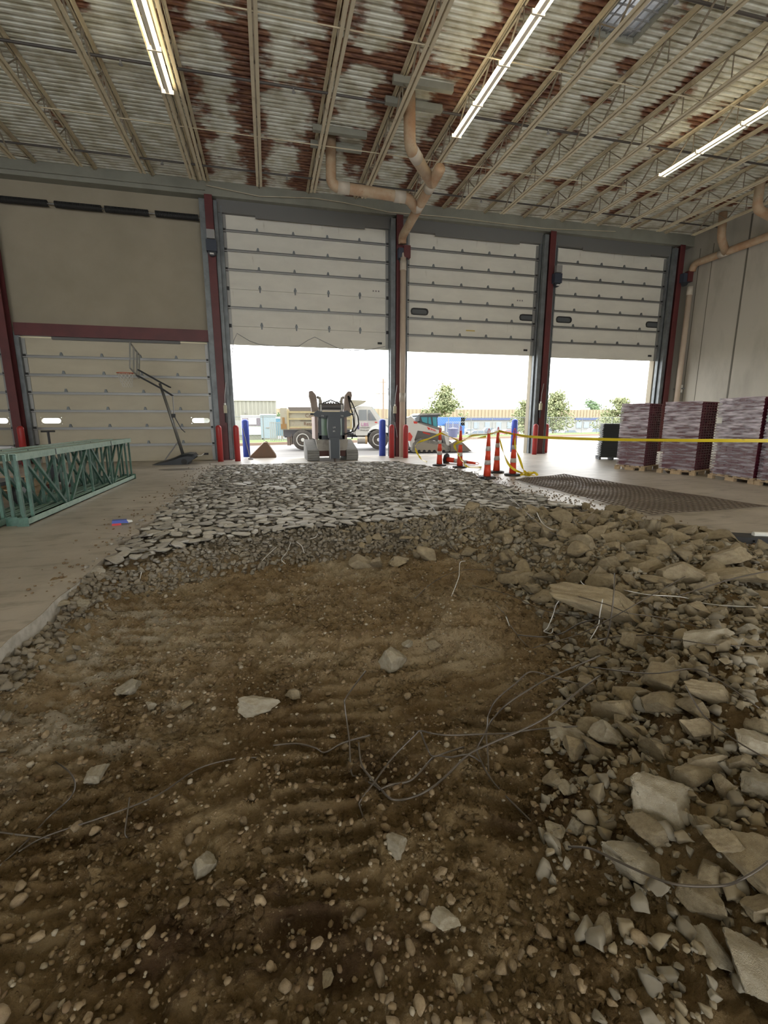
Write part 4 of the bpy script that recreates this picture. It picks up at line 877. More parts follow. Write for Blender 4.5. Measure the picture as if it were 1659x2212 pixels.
tree('broad pine tree in the third doorway beside the lamp post',1200,942,850,104,50,seed=3,n=3000)
tree('pine tree above the black trays in the third doorway',1338,940,862,110,50,seed=4,n=2800)
tree('rounded green tree far beyond the tan building',1277,912,869,42,195,leaf2,False,1400,6,.6)
tree('small green tree far left of the dump truck',607,925,897,26,80,leaf2,False,700,8,.3)
# tan building, blue stripe
bz=150.0
def bX(px): return wy(px,900,bz)[0]
def bZ(py): return wy(1000,py,bz)[2]
t_=thing('tan_warehouse','long tan clad warehouse with a blue stripe far across the road','building',(0,0,0))
x0,x1=bX(560),bX(1330); q=MB(); q.box(x0,x1,bz,bz+30,-2.5,bZ(884)); q.build('wall',mat('lower_wall',(.28,.28,.265),.8),t_)
q=MB(); x=x0
while x<x1: q.box(x,x+.75,bz-.35,bz-.05,bZ(904),bZ(884)); q.box(x+.75,x+1.3,bz-.15,bz-.05,bZ(904),bZ(884)); x+=1.3
q.build('ribbed_cladding',tanw,t_)
MB().box(bX(985),bX(1122),bz-.6,bz-.1,bZ(907.5),bZ(903)).box(bX(1242),bX(1292),bz-.6,bz-.1,bZ(907.5),bZ(903)).build('blue_stripe',dblue,t_)
for k_,px in enumerate((1000,1024,1048,1072,1096,1246,1262,1276)): MB().box(bX(px),bX(px+11),bz-.2,bz-.02,bZ(926),bZ(912)).build('window',winb,t_)
for px in (818,1280,1120): MB().box(bX(px),bX(px+9),bz+4,bz+7,bZ(884),bZ(878)).build('roof_unit',mat('unit_pale',(.28,.31,.33),.6),t_)
Yl=52.0
def lX(px): return wy(px,900,Yl)[0]
def lZ(py): return wy(550,py,Yl)[2]
t_=thing('grey_shed','pale grey clad shed far left in the first doorway','building',(0,0,0))
q=MB(); q.box(lX(440),lX(597),Yl,Yl+18,-2.5,lZ(864)); x=lX(440)
while x<lX(597): q.box(x,x+.2,Yl-.05,Yl,lZ(908),lZ(865)); x+=.4
q.build('cladding',tanl,t_); MB().box(lX(440),lX(598),Yl-.15,Yl+.1,lZ(866),lZ(863)).build('eave',mat('eave_brown',(.55,.45,.38),.7),t_)
MB().box(lX(440),lX(597),Yl-.06,Yl-.02,lZ(940),lZ(908)).build('lower_panel',mat('lower_panel_white',(.29,.29,.28),.8),t_)
for px in (529,593): MB().box(lX(px),lX(px+2),Yl-.3,Yl-.05,lZ(893),lZ(891)).build('wall_lamp',darkt,t_)
t_=thing('white_van','white van with a dark windscreen facing the fence at left','van',(lX(549),46,-.5))
MB().box(-1.05,1.05,0,4,.5,2.3).build('van_body',whitep,t_); MB().box(-.95,.95,-.05,0,1.3,2.05).build('windscreen',mat('van_glass',(.22,.18,.22),.3),t_); MB().box(-.35,.35,-.1,-.05,1.45,2.1).build('front_panel',whitep,t_)
for s in (-1,1): MB().lathe([(.1,-.12),(.35,-.1),(.35,.1),(.1,.12)],14,(s*.9,.6,.35),'x').build('wheel',black,t_)
t_=thing('blue_cabin','pale blue site cabin behind the fence at left','cabin',(lX(579),45,-.5)); MB().box(-.7,.7,0,1.4,.2,2.3).build('cabin_body',mat('cabin_blue',(.23,.28,.33),.6),t_); MB().box(-.25,.15,-.03,0,1.1,1.2).build('vent',darkt,t_); MB().box(-.75,.75,-.05,1.45,2.3,2.4).build('roof',whitep,t_)
t_=thing('blue_cabin','blue and white portable cabin left of the dump truck','cabin',(lX(605),48,-.4)); MB().box(-.55,.55,0,1.2,.2,1.9).build('cabin_body',mat('cabin_blue2',(.08,.20,.30),.6),t_); MB().box(-.6,.6,-.05,1.25,1.9,2.1).build('roof',whitep,t_)
Yc=42.0
p0=wy(948,902,Yc); p1=wy(998,901,Yc); zb=wy(960,940,Yc)[2]
t_=thing('blue_canopy','bright blue canopy trailer with white panels behind the second track loader','trailer',((p0[0]+p1[0])/2,Yc,0)); hw=(p1[0]-p0[0])/2+.3
MB().box(-hw,hw,0,3,p0[2]-.75,p0[2]+.05).box(hw-.4,hw,0,3,zb,p0[2]).box(-hw,-hw+.1,0,3,zb,p0[2]).build('blue_shell',bluep,t_)
for i in range(4): MB().box(-hw+.15+i*.42,-hw+.5+i*.42,.05,.12,zb+.4,p0[2]-.75).build('white_panel',cardb,t_)
MB().box(-.6,.6,-.9,-.1,zb+.3,zb+1.1).build('tool_chest',mat('chest_navy',(.10,.11,.22),.4),t_)
t_=thing('waste_bin','dark blue rounded waste bin on the verge behind the loader bucket','bin',(wy(978,950,34)[0],34,0)); MB().lathe([(.32,0),(.40,.62),(.42,.64),(.42,.72),(.05,.78)],16).build('bin_body',mat('bin_navy',(.10,.10,.20),.5),t_)
t_=thing('parked_car','dark grey car parked beyond the verge behind the delineators','car',(0,0,0))
# cars in the far park
def car(label,px,py,m,suv=False,L=4.5,base=None):
    p=fl(px,py,-2.5); t_=base or thing('parked_car',label,'car',(p[0],p[1],-2.5),random.uniform(-.15,.15)); t_.location=(p[0],p[1],-2.5); h_=1.75 if suv else 1.45
    MB().prism([(-L/2,.35),(-L/2,.85),(-L*.42,.95),(-L*.30,h_-.05),(-L*.2,h_),(L*.12,h_),(L*.27,.98),(L*.45,.85),(L/2,.65),(L/2,.3)],-.85,.85).build('car_body',m,t_)
    MB().prism([(-L*.37,.98),(-L*.28,h_-.12),(L*.10,h_-.12),(L*.23,.98)],-.87,-.85).build('side_windows',mat('car_glass',(.16,.20,.24),.2),t_)
    for x in (-L*.31,L*.31): MB().lathe([(.12,-.1),(.33,-.1),(.33,.1),(.12,.1)],14,(x,-.78,.33),'y').build('wheel',black,t_)
    return t_
bpy.data.objects.remove(t_)
car('dark grey car parked behind the delineators',1035,944,carr,L=4.8)
for px,py,m,s,lb in ((1231,942,carg,False,'grey green car beyond the fence in the third doorway'),(1284,941,carw,True,'white pickup like car right of the grey car beyond the fence'),(1322,939,carw,False,'pale car partly behind the black trays'),(1165,942,carw,False,'white car left of the column between second and third doors'),(1190,941,carw,True,'white car behind the broad pine'),(1100,940,cardr,False,'dark red car beyond the blue bollard'),(1078,939,carw,False,'white car seen between the right delineators'),(1058,938,carg,True,'grey car seen above the tape between the delineators'),(1015,938,carw,False,'white car just right of the blue canopy')):
    car(lb,px,py,m,s)
# chain link fence with posts along the verge
def fence(label,px0,px1,seedx):
    P0=O+U*px0+N*5; P1=O+U*px1+N*5; t_=thing('chain_link_fence',label,'fence',(0,0,0)); L_=(P1-P0).length; n_=int(L_/2.4)
    H_=1.62
    for i in range(n_+1):
        p=P0+(P1-P0)*i/n_; MB().tube([(p.x,p.y,-.1),(p.x,p.y,H_)],.03,6).build('post',fencem,t_)
    MB().tube([(P0.x,P0.y,H_-.03),(P1.x,P1.y,H_-.03)],.022,6).build('top_rail',fencem,t_)
    q=MB(); d=(P1-P0)/L_; k_=0; s=0
    while s<L_:
        a=P0+d*s; b=P0+d*min(L_,s+H_); q.tube([(a.x,a.y,0),(b.x,b.y,H_)],.004,3,False); q.tube([(b.x,b.y,0),(a.x,a.y,H_)],.004,3,False); s+=.22
    q.build('wire_netting',mat('netting_pale',(.25,.255,.255),.6),t_)
fence('grey chain link fence along the grass at left, before the shed',-12,9,0); fence('grey chain link fence along the verge behind the right doorways',12,52,1)
def gate(label,px0,px1,Y,py0,py1):
    a=wy(px0,py0,Y); b=wy(px1,py1,Y); t_=thing('yard_gate',label,'gate',(a[0],Y,0)); w_=b[0]-a[0]
    q=MB(); q.box(0,w_,-.02,.02,a[2]-.05,a[2]); q.box(0,w_,-.02,.02,.1,.15); q.build('gate_rail',grey,t_)
    n_=9
    for i in range(n_+1): MB().tube([(w_*i/n_,0,0),(w_*i/n_,0,a[2])],.03,6).build('gate_bar',grey,t_)
gate('grey barred gate behind the blue canopy',965,1085,38.5,911,911); gate('grey posts and gate left of the dump truck',583,618,32,912,912)
# poles and lines
p=wy(828,830,70); t_=thing('utility_pole','wooden utility pole with transformer behind the dump truck','utility pole',(p[0],70,-1)); zt=wy(828,818,70)[2]+1
MB().tube([(0,0,0),(0,0,zt)],[.16,.12],8).build('pole',woodp,t_); MB().bar((-.9,0,zt-.5),(.4,0,zt-.5),.1).bar((-1.2,0,zt-2.2),(.4,0,zt-2.2),.1).build('cross_arm',woodp,t_); MB().tube([(-.45,0,zt-2.9),(-.45,0,zt-2.1)],.2,10).build('transformer',grey,t_)
for x in (-.8,-.3,.3): MB().tube([(x,0,zt-.5),(x,0,zt-.25)],.05,6).build('insulator',grey,t_)
pt=wy(1186,805,45); t_=thing('street_lamp','tall pale lamp post with a flat head in the third doorway','street lamp',(pt[0],45,-.6)); zt=pt[2]+.6
MB().tube([(0,0,0),(0,0,zt)],[.11,.07],10).build('pole',polem,t_); MB().bar((0,0,zt),(.55,0,zt+.05),.22,.07).build('lamp_head',polem,t_); MB().box(-.25,.25,-.25,.25,0,.5).build('base',mat('base_conc',(.5,.5,.48),.8),t_)
for a,b,lb in (((700,880),(1500,835),'upper thin power line across the sky'),((760,866),(1500,848),'lower thin power line across the sky'),((828,834),(505,800),'power line running left from the utility pole')):
    A_=wy(*a,70); B_=wy(*b,75); pts=[(A_[0]+(B_[0]-A_[0])*i/16,70+5*i/16,A_[2]+(B_[2]-A_[2])*i/16-3.2*math.sin(PI*i/16)*.5) for i in range(17)]
    tag(MB().tube(pts,.018,4,False).build('power_line',mat('line_grey',(.35,.37,.40),.6)),lb,'power line')

# ================================================================ PIT GROUND AND RUBBLE
_pr=np.random.RandomState(11); _perm=_pr.permutation(512); _perm=np.concatenate([_perm,_perm,_perm]); _g=_pr.uniform(0,2*PI,512)
def pn(x,y):
    xi=np.floor(x).astype(int); yi=np.floor(y).astype(int); xf=x-xi; yf=y-yi
    def gr(ix,iy,dx,dy):
        a=_g[_perm[(_perm[ix%512]+iy)%512]%512]; return np.cos(a)*dx+np.sin(a)*dy
    u=xf*xf*xf*(xf*(xf*6-15)+10); v=yf*yf*yf*(yf*(yf*6-15)+10)
    a=gr(xi,yi,xf,yf); b_=gr(xi+1,yi,xf-1,yf); c=gr(xi,yi+1,xf,yf-1); d=gr(xi+1,yi+1,xf-1,yf-1)
    return (a*(1-u)+b_*u)*(1-v)+(c*(1-u)+d*u)*v
def fbm(x,y,o_=4,g=.5):
    s=0; a=1
    for _ in range(o_): s=s+a*pn(x,y); x=x*2.03+7.1; y=y*2.03+3.7; a*=g
    return s
def ss(x,a,b): t_=np.clip((x-a)/(b-a),0,1); return t_*t_*(3-2*t_)
def yb(X): return np.interp(X,[-1.7,-1.3,-.6,.6,2,4],[4.6,5.3,5.9,6.15,6.35,6.5])
BY=[-2,0,.9,1.44,2.26,3.0,3.7,4.6,5.3,6.2,9]; BX=[.7,.75,.85,1.02,1.72,2.1,2.25,2.35,2.0,1.6,1.2]
def bank(X,Y): return X-np.interp(Y,BY,BX)
def height(X,Y,fine=True):
    X=np.asarray(X,dtype=float); Y=np.asarray(Y,dtype=float)
    z=-.24+.035*fbm(X*.9,Y*.9,3)
    z=z+.11*ss(-X,1.15,1.75)*(1-ss(Y,4.2,5))
    z=z+(.30+.10*fbm(X*1.3+9,Y*1.3,2))*ss(bank(X,Y),-.15,1.1)
    z=z+.17*ss(Y-yb(X)+.2*fbm(X*1.2,Y*.8+4,2),-.95,.1)
    z=np.minimum(z,.14); z=np.where(Y>6,np.minimum(z,-.055+.03*fbm(X*2,Y*2,2)),z)
    ed=np.minimum(X+1.75,4.95-X); z=np.where(X>3.6,np.minimum(z,-.02+.25*np.clip((5.0-X)/1.4,0,1)*(Y<5.6)),z)
    z=z+.14*np.exp(-(((X-1.55)/.42)**2+((Y-3.35)/.33)**2))          # sand heap
    z=z+.05*np.exp(-((Y-(3.2-.25*(X-.6)))/.16)**2)*ss(X,-.9,.3)*(1-ss(X,1.3,1.9))   # windrow
    z=z-.06*np.exp(-(((X-1.15)/.6)**2+((Y-2.55)/.35)**2))
    rutm=np.zeros_like(z)
    def ruts(z,x0,x1,y0,y1,ang,per,amp):
        ca,sa=math.cos(ang),math.sin(ang); xc=(x0+x1)/2; yc=(y0+y1)/2; u=(X-xc)*ca+(Y-yc)*sa; v=-(X-xc)*sa+(Y-yc)*ca; hw=(x1-x0)/2; hl=(y1-y0)/2
        m_=(1-ss(np.abs(u),hw*.8,hw*1.05))*(1-ss(np.abs(v),hl*.85,hl))*np.clip(.75+.9*fbm(X*3+5,Y*3,2),0,1)
        cl=np.abs(((v+.015*np.sin(u*14))/per)%1-.5)*2
        np.maximum(rutm,np.clip(m_,0,1),out=rutm); return z+m_*(1.8*amp*(np.clip(cl-.55,0,1)/.45-.3)-amp*.5)+.012*np.exp(-((np.abs(u)-hw)/.03)**2)*(1-ss(np.abs(v),hl*.85,hl))
    z=ruts(z,-.05,.36,1.15,2.5,-.06,.105,.035)
    z=ruts(z,-1.15,-.72,1.3,2.6,.05,.105,.025)
    z=ruts(z,.78,1.12,1.15,2.3,-.45,.13,.045)
    z=ruts(z,-1.2,-.75,3.2,4.7,-.1,.16,.022)
    z=ruts(z,-.55,-.1,3.2,4.8,-.1,.16,.02)
    z=ruts(z,.2,1.5,2.2,2.9,.15,.17,.022)
    if fine:
        near=1-ss(Y,4.5,7)
        r1=fbm(X*6,Y*6,5,.58); z=z+.056*r1*(.25+.75*near)*(1-.6*rutm)
        r2=fbm(X*22+3,Y*22,4,.62); z=z+(.014*r2-.010*np.abs(fbm(X*14,Y*17+5,3)))*near
    return z
yr=[-2.0]
while yr[-1]<.55: yr.append(yr[-1]+.05)
while yr[-1]<15.6: yr.append(yr[-1]+max(.0095,.0062*yr[-1]))
yr=np.array(yr); nxg=640
uu=np.linspace(0,1,nxg); dens=np.interp(uu,[0,.42,.72,1],[-1.95,-.1+.2,1.9,5.35])
Xg,Yg=np.meshgrid(dens,yr); Zg=height(Xg,Yg)
V=np.stack([Xg,Yg,Zg],-1).reshape(-1,3); ny=len(yr)
i_,j_=np.meshgrid(np.arange(ny-1),np.arange(nxg-1),indexing='ij'); a_=(i_*nxg+j_).ravel(); Fq=np.stack([a_,a_+1,a_+nxg+1,a_+nxg],1)
pg=bpy.data.objects.new('pit_ground',arr_mesh('pit_ground',V,Fq,soilm,True)); C.objects.link(pg); tag(pg,kind='structure')
def gz(x,y):
    i=min(max(int(np.searchsorted(yr,y))-1,0),ny-2); j=min(max(int(np.searchsorted(dens,x))-1,0),nxg-2)
    u=min(max((x-dens[j])/(dens[j+1]-dens[j]),0),1); v=min(max((y-yr[i])/(yr[i+1]-yr[i]),0),1)
    if x<-1.72 or x>4.9: return 0.0
    return float((Zg[i,j]*(1-u)+Zg[i,j+1]*u)*(1-v)+(Zg[i+1,j]*(1-u)+Zg[i+1,j+1]*u)*v)
def hit(px,py):
    z=-.2
    for _ in range(12):
        p=fl(px,py,z); z=.5*z+.5*gz(p[0],p[1])
    return fl(px,py,z)
# --- rock shapes
def ico(sub):
    import bmesh
    bm=bmesh.new(); bmesh.ops.create_icosphere(bm,subdivisions=sub,radius=1); v=np.array([x.co[:] for x in bm.verts]); f=np.array([[q.index for q in x.verts] for x in bm.faces]); bm.free(); return v,f
I1,I2,I3,I4=ico(1),ico(2),ico(3),ico(5)
def rock(seed,src,nc=14,lo=.55,hi=.92,nz_=.03,flat=None):
    r=np.random.RandomState(seed); v=src[0].copy()*1.25; 
    n=r.normal(size=(nc,3)); n/=np.linalg.norm(n,axis=1)[:,None]
    if flat: n=np.concatenate([n*[1,1,.15],[[0,0,1],[0,0,-1]]]); n/=np.linalg.norm(n,axis=1)[:,None]
    d=r.uniform(lo,hi,len(n)); 
    if flat: d[-2:]=flat
    for k in range(len(n)):
        e_=v@n[k]-d[k]; v=v-np.maximum(e_,0)[:,None]*n[k]
    if nz_:
        for k in range(22):
            kk=r.normal(size=3)*(3+k*2.4); ph=r.uniform(0,6.28); a_=nz_/(1+k*.35); w1=np.sin(v@kk+ph); v=v*(1+a_*(w1 if k%2 else .8-1.6*np.abs(w1))[:,None])
    m=np.abs(v).max(0); 
    if not flat: v=v/m
    else: v=v/np.array([m[0],m[1],m[2]])
    return v,src[1]
def rmesh(name,seed,src,m,smooth=True,**k):
    v,f=rock(seed,src,**k); return arr_mesh(name,v,f,m,smooth)
chunkM=[rmesh('chunk',100+i,I3,rockm,nz_=.028,nc=12,lo=.38,hi=.80) for i in range(14)]
bigM=[rmesh('boulder',300+i,I4,rockm if i%3 else rockg,nz_=.026,nc=13,lo=.42,hi=.88) for i in range(24)]
pebM=[rmesh('pebble',500+i,I2,pebm,nc=9,lo=.7,hi=.98,nz_=.02) for i in range(10)]
shM=[rmesh('shard',700+i,I2,shardm,False,nc=8,lo=.5,hi=.95,nz_=.0,flat=.7) for i in range(10)]
def put(name,me,x,y,z,sx,sy,sz,rot,label,cat,group=None):
    o_=bpy.data.objects.new(name,me); C.objects.link(o_); o_.location=(x,y,z); o_.scale=(sx/2,sy/2,sz/2); o_.rotation_euler=rot
    return tag(o_,label,cat,group)
occ=[]
REF=[]
def free(x,y,r,k=.7):
    for (a,b_,c) in occ:
        if (x-a)**2+(y-b_)**2<((r+c)*k)**2: return False
    return True
BIG=[(845,1425,68,68,'rounded grey chunk standing alone on the sand mid pit',1),(555,1527,88,38,'pale wedge shaped chunk lying alone left of the middle',1),(290,1480,62,48,'grey triangular chunk half sunk in the soil at left',1),
(1305,1316,212,74,'largest long slab chunk in the heap, low and flat topped',0),(1238,1284,76,56,'rough chunk behind the left end of the long slab',0),(1292,1260,62,60,'upright chunk just behind the long slab',0),(1480,1243,112,70,'wide angular chunk under the thick wire at right',0),(1520,1250,56,50,'rounded chunk leaning on the wide angular one',0),
(1598,1247,124,36,'low flat slab at the right edge below the floor lip',0),(1560,1208,108,42,'long tapering chunk along the floor edge at right',0),(1428,1189,52,42,'egg shaped chunk with a brown stain near the floor edge',0),(1477,1190,56,30,'small rounded chunk beside the brown stained one',0),(1254,1172,58,42,'big blocky chunk in the back row of the heap',0),(1322,1172,66,44,'slanting rounded chunk right of the blocky back row one',0),
(1372,1183,62,30,'tan chunk in front of the flat pale slab',0),(1306,1216,50,50,'egg shaped chunk standing on end mid heap',0),(1420,1142,60,36,'grey chunk topmost at the back of the heap',0),(1451,1163,62,34,'blocky chunk at the floor lip, back of the heap',0),(1373,1155,66,22,'flat pale slab piece in the back row',0),(1226,1147,58,34,'layered flat chunk at the back left of the heap',0),(1278,1122,50,24,'flat chunk at the very back of the heap',0),(1218,1121,46,20,'pale thin slab tilted at the very back',0),(1142,1256,56,40,'isolated dark chunk at the left foot of the heap',0),
(1523,1384,122,64,'large ragged slab with white broken rim',1),(1624,1366,76,30,'flat pale chunk at the right edge mid heap',1),(1297,1408,60,42,'squat chunk below the long slab',0),(1362,1392,72,44,'brown chunk right of the squat one below the long slab',0),(1409,1228,72,40,'hollow edged chunk left of the wide angular one',0),
(1322,1530,100,90,'large slanting oval chunk with pale rim',0),(1366,1492,66,36,'pale wedge resting above the slanting oval chunk',1),(1438,1516,86,78,'round topped chunk right of the slanting oval one',0),(1498,1523,56,62,'narrow slanting chunk mid right',0),(1537,1507,106,58,'long ledge like chunk at right',0),(1214,1583,62,72,'grey angular chunk at the left rim of the heap',1),(1241,1612,56,50,'brown rounded chunk against the grey angular one',0),(1304,1585,72,54,'rough broken chunk left of centre in the heap',1),
(1412,1608,70,76,'boot shaped brown chunk',0),(1503,1580,82,54,'blocky chunk with flat face right of the boot shaped one',0),(1618,1606,70,62,'pale topped cube like chunk near the right edge',1),(1523,1648,98,50,'long sloping chunk above the largest flat chunk',0),(1495,1678,104,84,'triangular flat chunk behind the largest flat one',0),(1422,1733,152,136,'largest flat speckled chunk in the right foreground',1),(1402,1787,76,72,'triangular shard leaning below the largest flat chunk',0),(1517,1776,54,58,'rounded brown chunk right of the largest flat one',0),
(1565,1747,58,56,'rounded chunk beside the right edge foreground',0),(1567,1705,66,60,'pointed chunk behind the rounded one at right',0),(1642,1700,74,64,'bluish white faced chunk at the right edge',1),(1199,1790,46,52,'small pitted chunk on the sand at the heap foot',1),(1244,1785,46,44,'small grey chunk beside the pitted one',1),(1604,1647,68,42,'flat topped chunk near the right edge',0),(1225,1694,36,46,'pale pointed piece at the left rim of the heap',1),(1257,1682,34,50,'upright grey pointed piece in the gravel',1),
(1372,1856,130,118,'large mossy grey slab chunk crossed by a thin wire',1),(1500,1932,84,108,'half buried slab standing in the slope',0),(1534,2035,66,102,'grey upright block in the lower right corner',1),(1640,2085,130,150,'big cracked chunk cut by the lower right edge',1),(1566,1816,78,76,'dark triangular chunk beside the large right one',0),(1640,1862,120,164,'very large chunk cut by the right edge',0),(1588,1913,62,66,'angular chunk between wire and right edge',0),(1642,1965,104,62,'brown flat chunk at the right edge low down',0),
(855,1817,44,62,'upright flat chunk on the soil below the wire loops',1),(436,1868,54,62,'grey tapering chunk at lower left centre',1),(208,1672,38,46,'whitish knobbly lump at left',1),(635,1495,34,30,'small brown knobbly lump behind the wedge chunk',0),(400,1522,28,36,'small upright brown stone left of the wedge chunk',0),(327,1527,32,22,'small pale flat stone in front of the triangular chunk',1),(960,1985,62,58,'crumbly grey lump low in the foreground',1),(987,2112,34,42,'tan stone near the bottom edge right of centre',0),(706,2106,34,46,'tan upright stone near the bottom edge',0),(884,1388,30,26,'pale block beside the rounded grey chunk',1),(937,1392,32,26,'small round stone on the sand heap',0),(134,1303,32,30,'largest broken piece against the cut slab edge',1),(174,1304,28,24,'second broken piece near the cut slab edge',1),(99,1357,20,22,'small piece with a pale side under the cut slab edge',1),(34,1407,24,16,'small dark piece at the foot of the slab edge, nearest',0)]
random.seed(5)
for k_,(px,py,w_,h_,lb,g_) in enumerate(BIG):
    p=hit(px,py+h_*.22); dist=(Vector(p)-Vector((0,0,HC))).dot(Vector(fwd)); sx=w_/F*dist; el=math.atan2(HC-p[2],math.hypot(p[0],p[1]))
    hh_=h_/F*dist; sz=max(.45*hh_,min(hh_*.95,sx*.62)); 
    # the seen height is a mix of the chunk's top and its front
    dep=(hh_-sz*math.cos(el)*.8)/max(.2,math.sin(el)); dep=max(sx*.45,min(dep,sx*1.25))
    me=bigM[(k_*7+3)%24]
    want=rockg if g_ else rockm
    if me.materials[0]!=want: me=bigM[[i for i in range(24) if (bigM[i].materials[0]==want)][(k_*5)%8]]
    put('concrete_chunk',me,p[0],p[1],p[2]+sz*.30,sx*1.14,dep*1.14,sz*1.22,(random.uniform(-.22,.22),random.uniform(-.22,.22),-yaw+random.uniform(-.35,.35)),lb,'concrete chunk'); REF.append((p[0],p[1],lb)); occ.append((p[0],p[1],max(sx,dep)*.42))
# --- filler chunks in the heap
zones=[('among the larger pieces of the heap right of the sand',lambda x,y: bank(x,y)>.0 and y<6.0 and x<4.95,'chunks filling the heap')]
placed=0; tries=0; r=random.Random(22); cand=[]
while placed<300 and tries<20000:
    tries+=1; y=.75+5.6*r.random()**1.15; x=r.uniform(.7,5.2)
    b_=float(bank(x,y)); far=y>4.9 and x<2.6 and x>.9
    if not((b_>.02 and x<min(5.25,.95*y+1.9) ) or (far and y<6.3)): continue
    s=r.uniform(.07,.15)*(1 if y>1.5 else .8)*(1.75 if y>3 else 1)*(.6 if far and y>5 else 1)
    if r.random()<.2: s*=1.4
    if not free(x,y,s*.5,.60): continue
    z=gz(x,y); occ.append((x,y,s*.45)); placed+=1
    q_=min(REF,key=lambda t:(t[0]-x)**2+(t[1]-y)**2); dx,dy=x-q_[0],y-q_[1]; ux=dx*math.cos(yaw)-dy*math.sin(yaw); uy=dx*math.sin(yaw)+dy*math.cos(yaw)
    far_='' if math.hypot(dx,dy)<.3 else 'further '
    dirn=(('right of' if ux>0 else 'left of') if abs(ux)>abs(uy) else ('behind' if uy>0 else 'in front of'))
    lb='%s chunk %s%s the %s'%('tiny' if s<.1 else 'small' if s<.16 else 'medium','well ' if far_ else '',dirn,q_[2])
    if len(lb.split())>16: lb=' '.join(q_[2].split()[:0])+'%s filler chunk %s the %s'%('small' if s<.14 else 'medium',dirn,' '.join(q_[2].split()[:9]).rstrip(','))
    while lb.split()[-1] in ('the','of','a','in','with','by','at','and','its','to'): lb=' '.join(lb.split()[:-1])
    put('concrete_chunk',r.choice(chunkM),x,y,z+s*.15+r.uniform(0,.02),s*r.uniform(.9,1.6),s*r.uniform(.7,1.1),s*r.uniform(.5,.85),(r.uniform(-.5,.5),r.uniform(-.5,.5),r.uniform(0,6.3)),lb,'concrete chunk','filler chunks of the heap' if b_>.02 else 'small chunks of the rubble bank')
# --- flat shards of the broken slab, far half of the pit
r=random.Random(33); placed=0; tries=0; socc={}
def sfree(x,y,s,k=.8):
    cx,cy=int(x/.5),int(y/.5)
    for i in (-1,0,1):
        for j in (-1,0,1):
            for (a,b_,c) in socc.get((cx+i,cy+j),()):
                if (x-a)**2+(y-b_)**2<((s+c)*k)**2: return False
    socc.setdefault((cx,cy),[]).append((x,y,s)); return True
shl=[]
while len(shl)<4200 and tries<260000:
    tries+=1; y=4.6+10.7*r.random(); x=r.uniform(edge_left(y)+.02,edge_right(y)-.02)
    if y<float(yb(x))+.08*math.sin(x*6): continue
    s=r.uniform(.06,.17)*(1.3 if y<7.5 else 1) if r.random()<.8 else r.uniform(.16,.27)
    if not sfree(x,y,s*.5,.60): continue
    shl.append((x,y,s))
shl.sort(key=lambda q:-q[2]/q[1])
def shard_label(x,y):
    a='at the left edge' if x<-.6 else 'left of the middle' if x<.9 else 'right of the middle' if x<2.6 else 'at the right edge'
    b='front row' if y<float(yb(x))+.35 else 'near part' if y<7.6 else 'middle part' if y<9.5 else 'far part'
    return 'flat grey slab shard %s of the broken field, in its %s'%(a,b)
for k_,(x,y,s) in enumerate(shl[:300]):
    put('slab_shard',r.choice(shM),x,y,-.03+r.uniform(0,.03),s*r.uniform(1,1.6),s*r.uniform(.7,1.0),r.uniform(.016,.034),(r.gauss(0,.07)+.02,r.gauss(0,.07),r.uniform(0,6.3)),shard_label(x,y),'concrete shard','flat shards '+shard_label(x,y).split('shard ')[1])
def merge(name,items,protos,m,label,cat,group=None,smooth=False):
    Vs=[];Fs=[];n=0
    for (x,y,z,sx,sy,sz,rx,ry,rz,k) in items:
        v,f=protos[k%len(protos)]; R_=np.array(Matrix.Rotation(rz,3,'Z')@Matrix.Rotation(ry,3,'Y')@Matrix.Rotation(rx,3,'X'))
        Vs.append((v*[sx/2,sy/2,sz/2])@R_.T+[x,y,z]); Fs.append(f+n); n+=len(v)
    o_=bpy.data.objects.new(name,arr_mesh(name,np.concatenate(Vs),np.concatenate(Fs),m,smooth)); C.objects.link(o_); return tag(o_,label,cat,group,'stuff')
shP=[rock(700+i,I1,nc=7,lo=.5,hi=.95,nz_=0,flat=.7) for i in range(8)]; pbP=[rock(500+i,I1,nc=6,lo=.75,hi=.98,nz_=0) for i in range(8)]; ckP=[rock(100+i,I2,nc=13,lo=.36,hi=.74,nz_=.015) for i in range(12)]
for k3,mm_ in enumerate((shardm,mat('slab_shard_light',(.47,.45,.41),.7,n=(3,(.38,.36,.33),.4,.65,7)),mat('slab_shard_dark',(.27,.25,.22),.85,n=(3,(.20,.185,.16),.4,.65,7)))):
    merge('shard_rubble',[(x,y,-.04+r.uniform(0,.045),s*r.uniform(1,1.5),s*r.uniform(.7,1),r.uniform(.016,.034),r.gauss(0,.09),r.gauss(0,.09),r.uniform(0,6.3),r.randrange(8)) for (x,y,s) in shl[300+k3::3]],shP,mm_,'mass of smaller flat shards of the broken slab, %s ones'%('mid grey','pale','dark')[k3],'rubble')
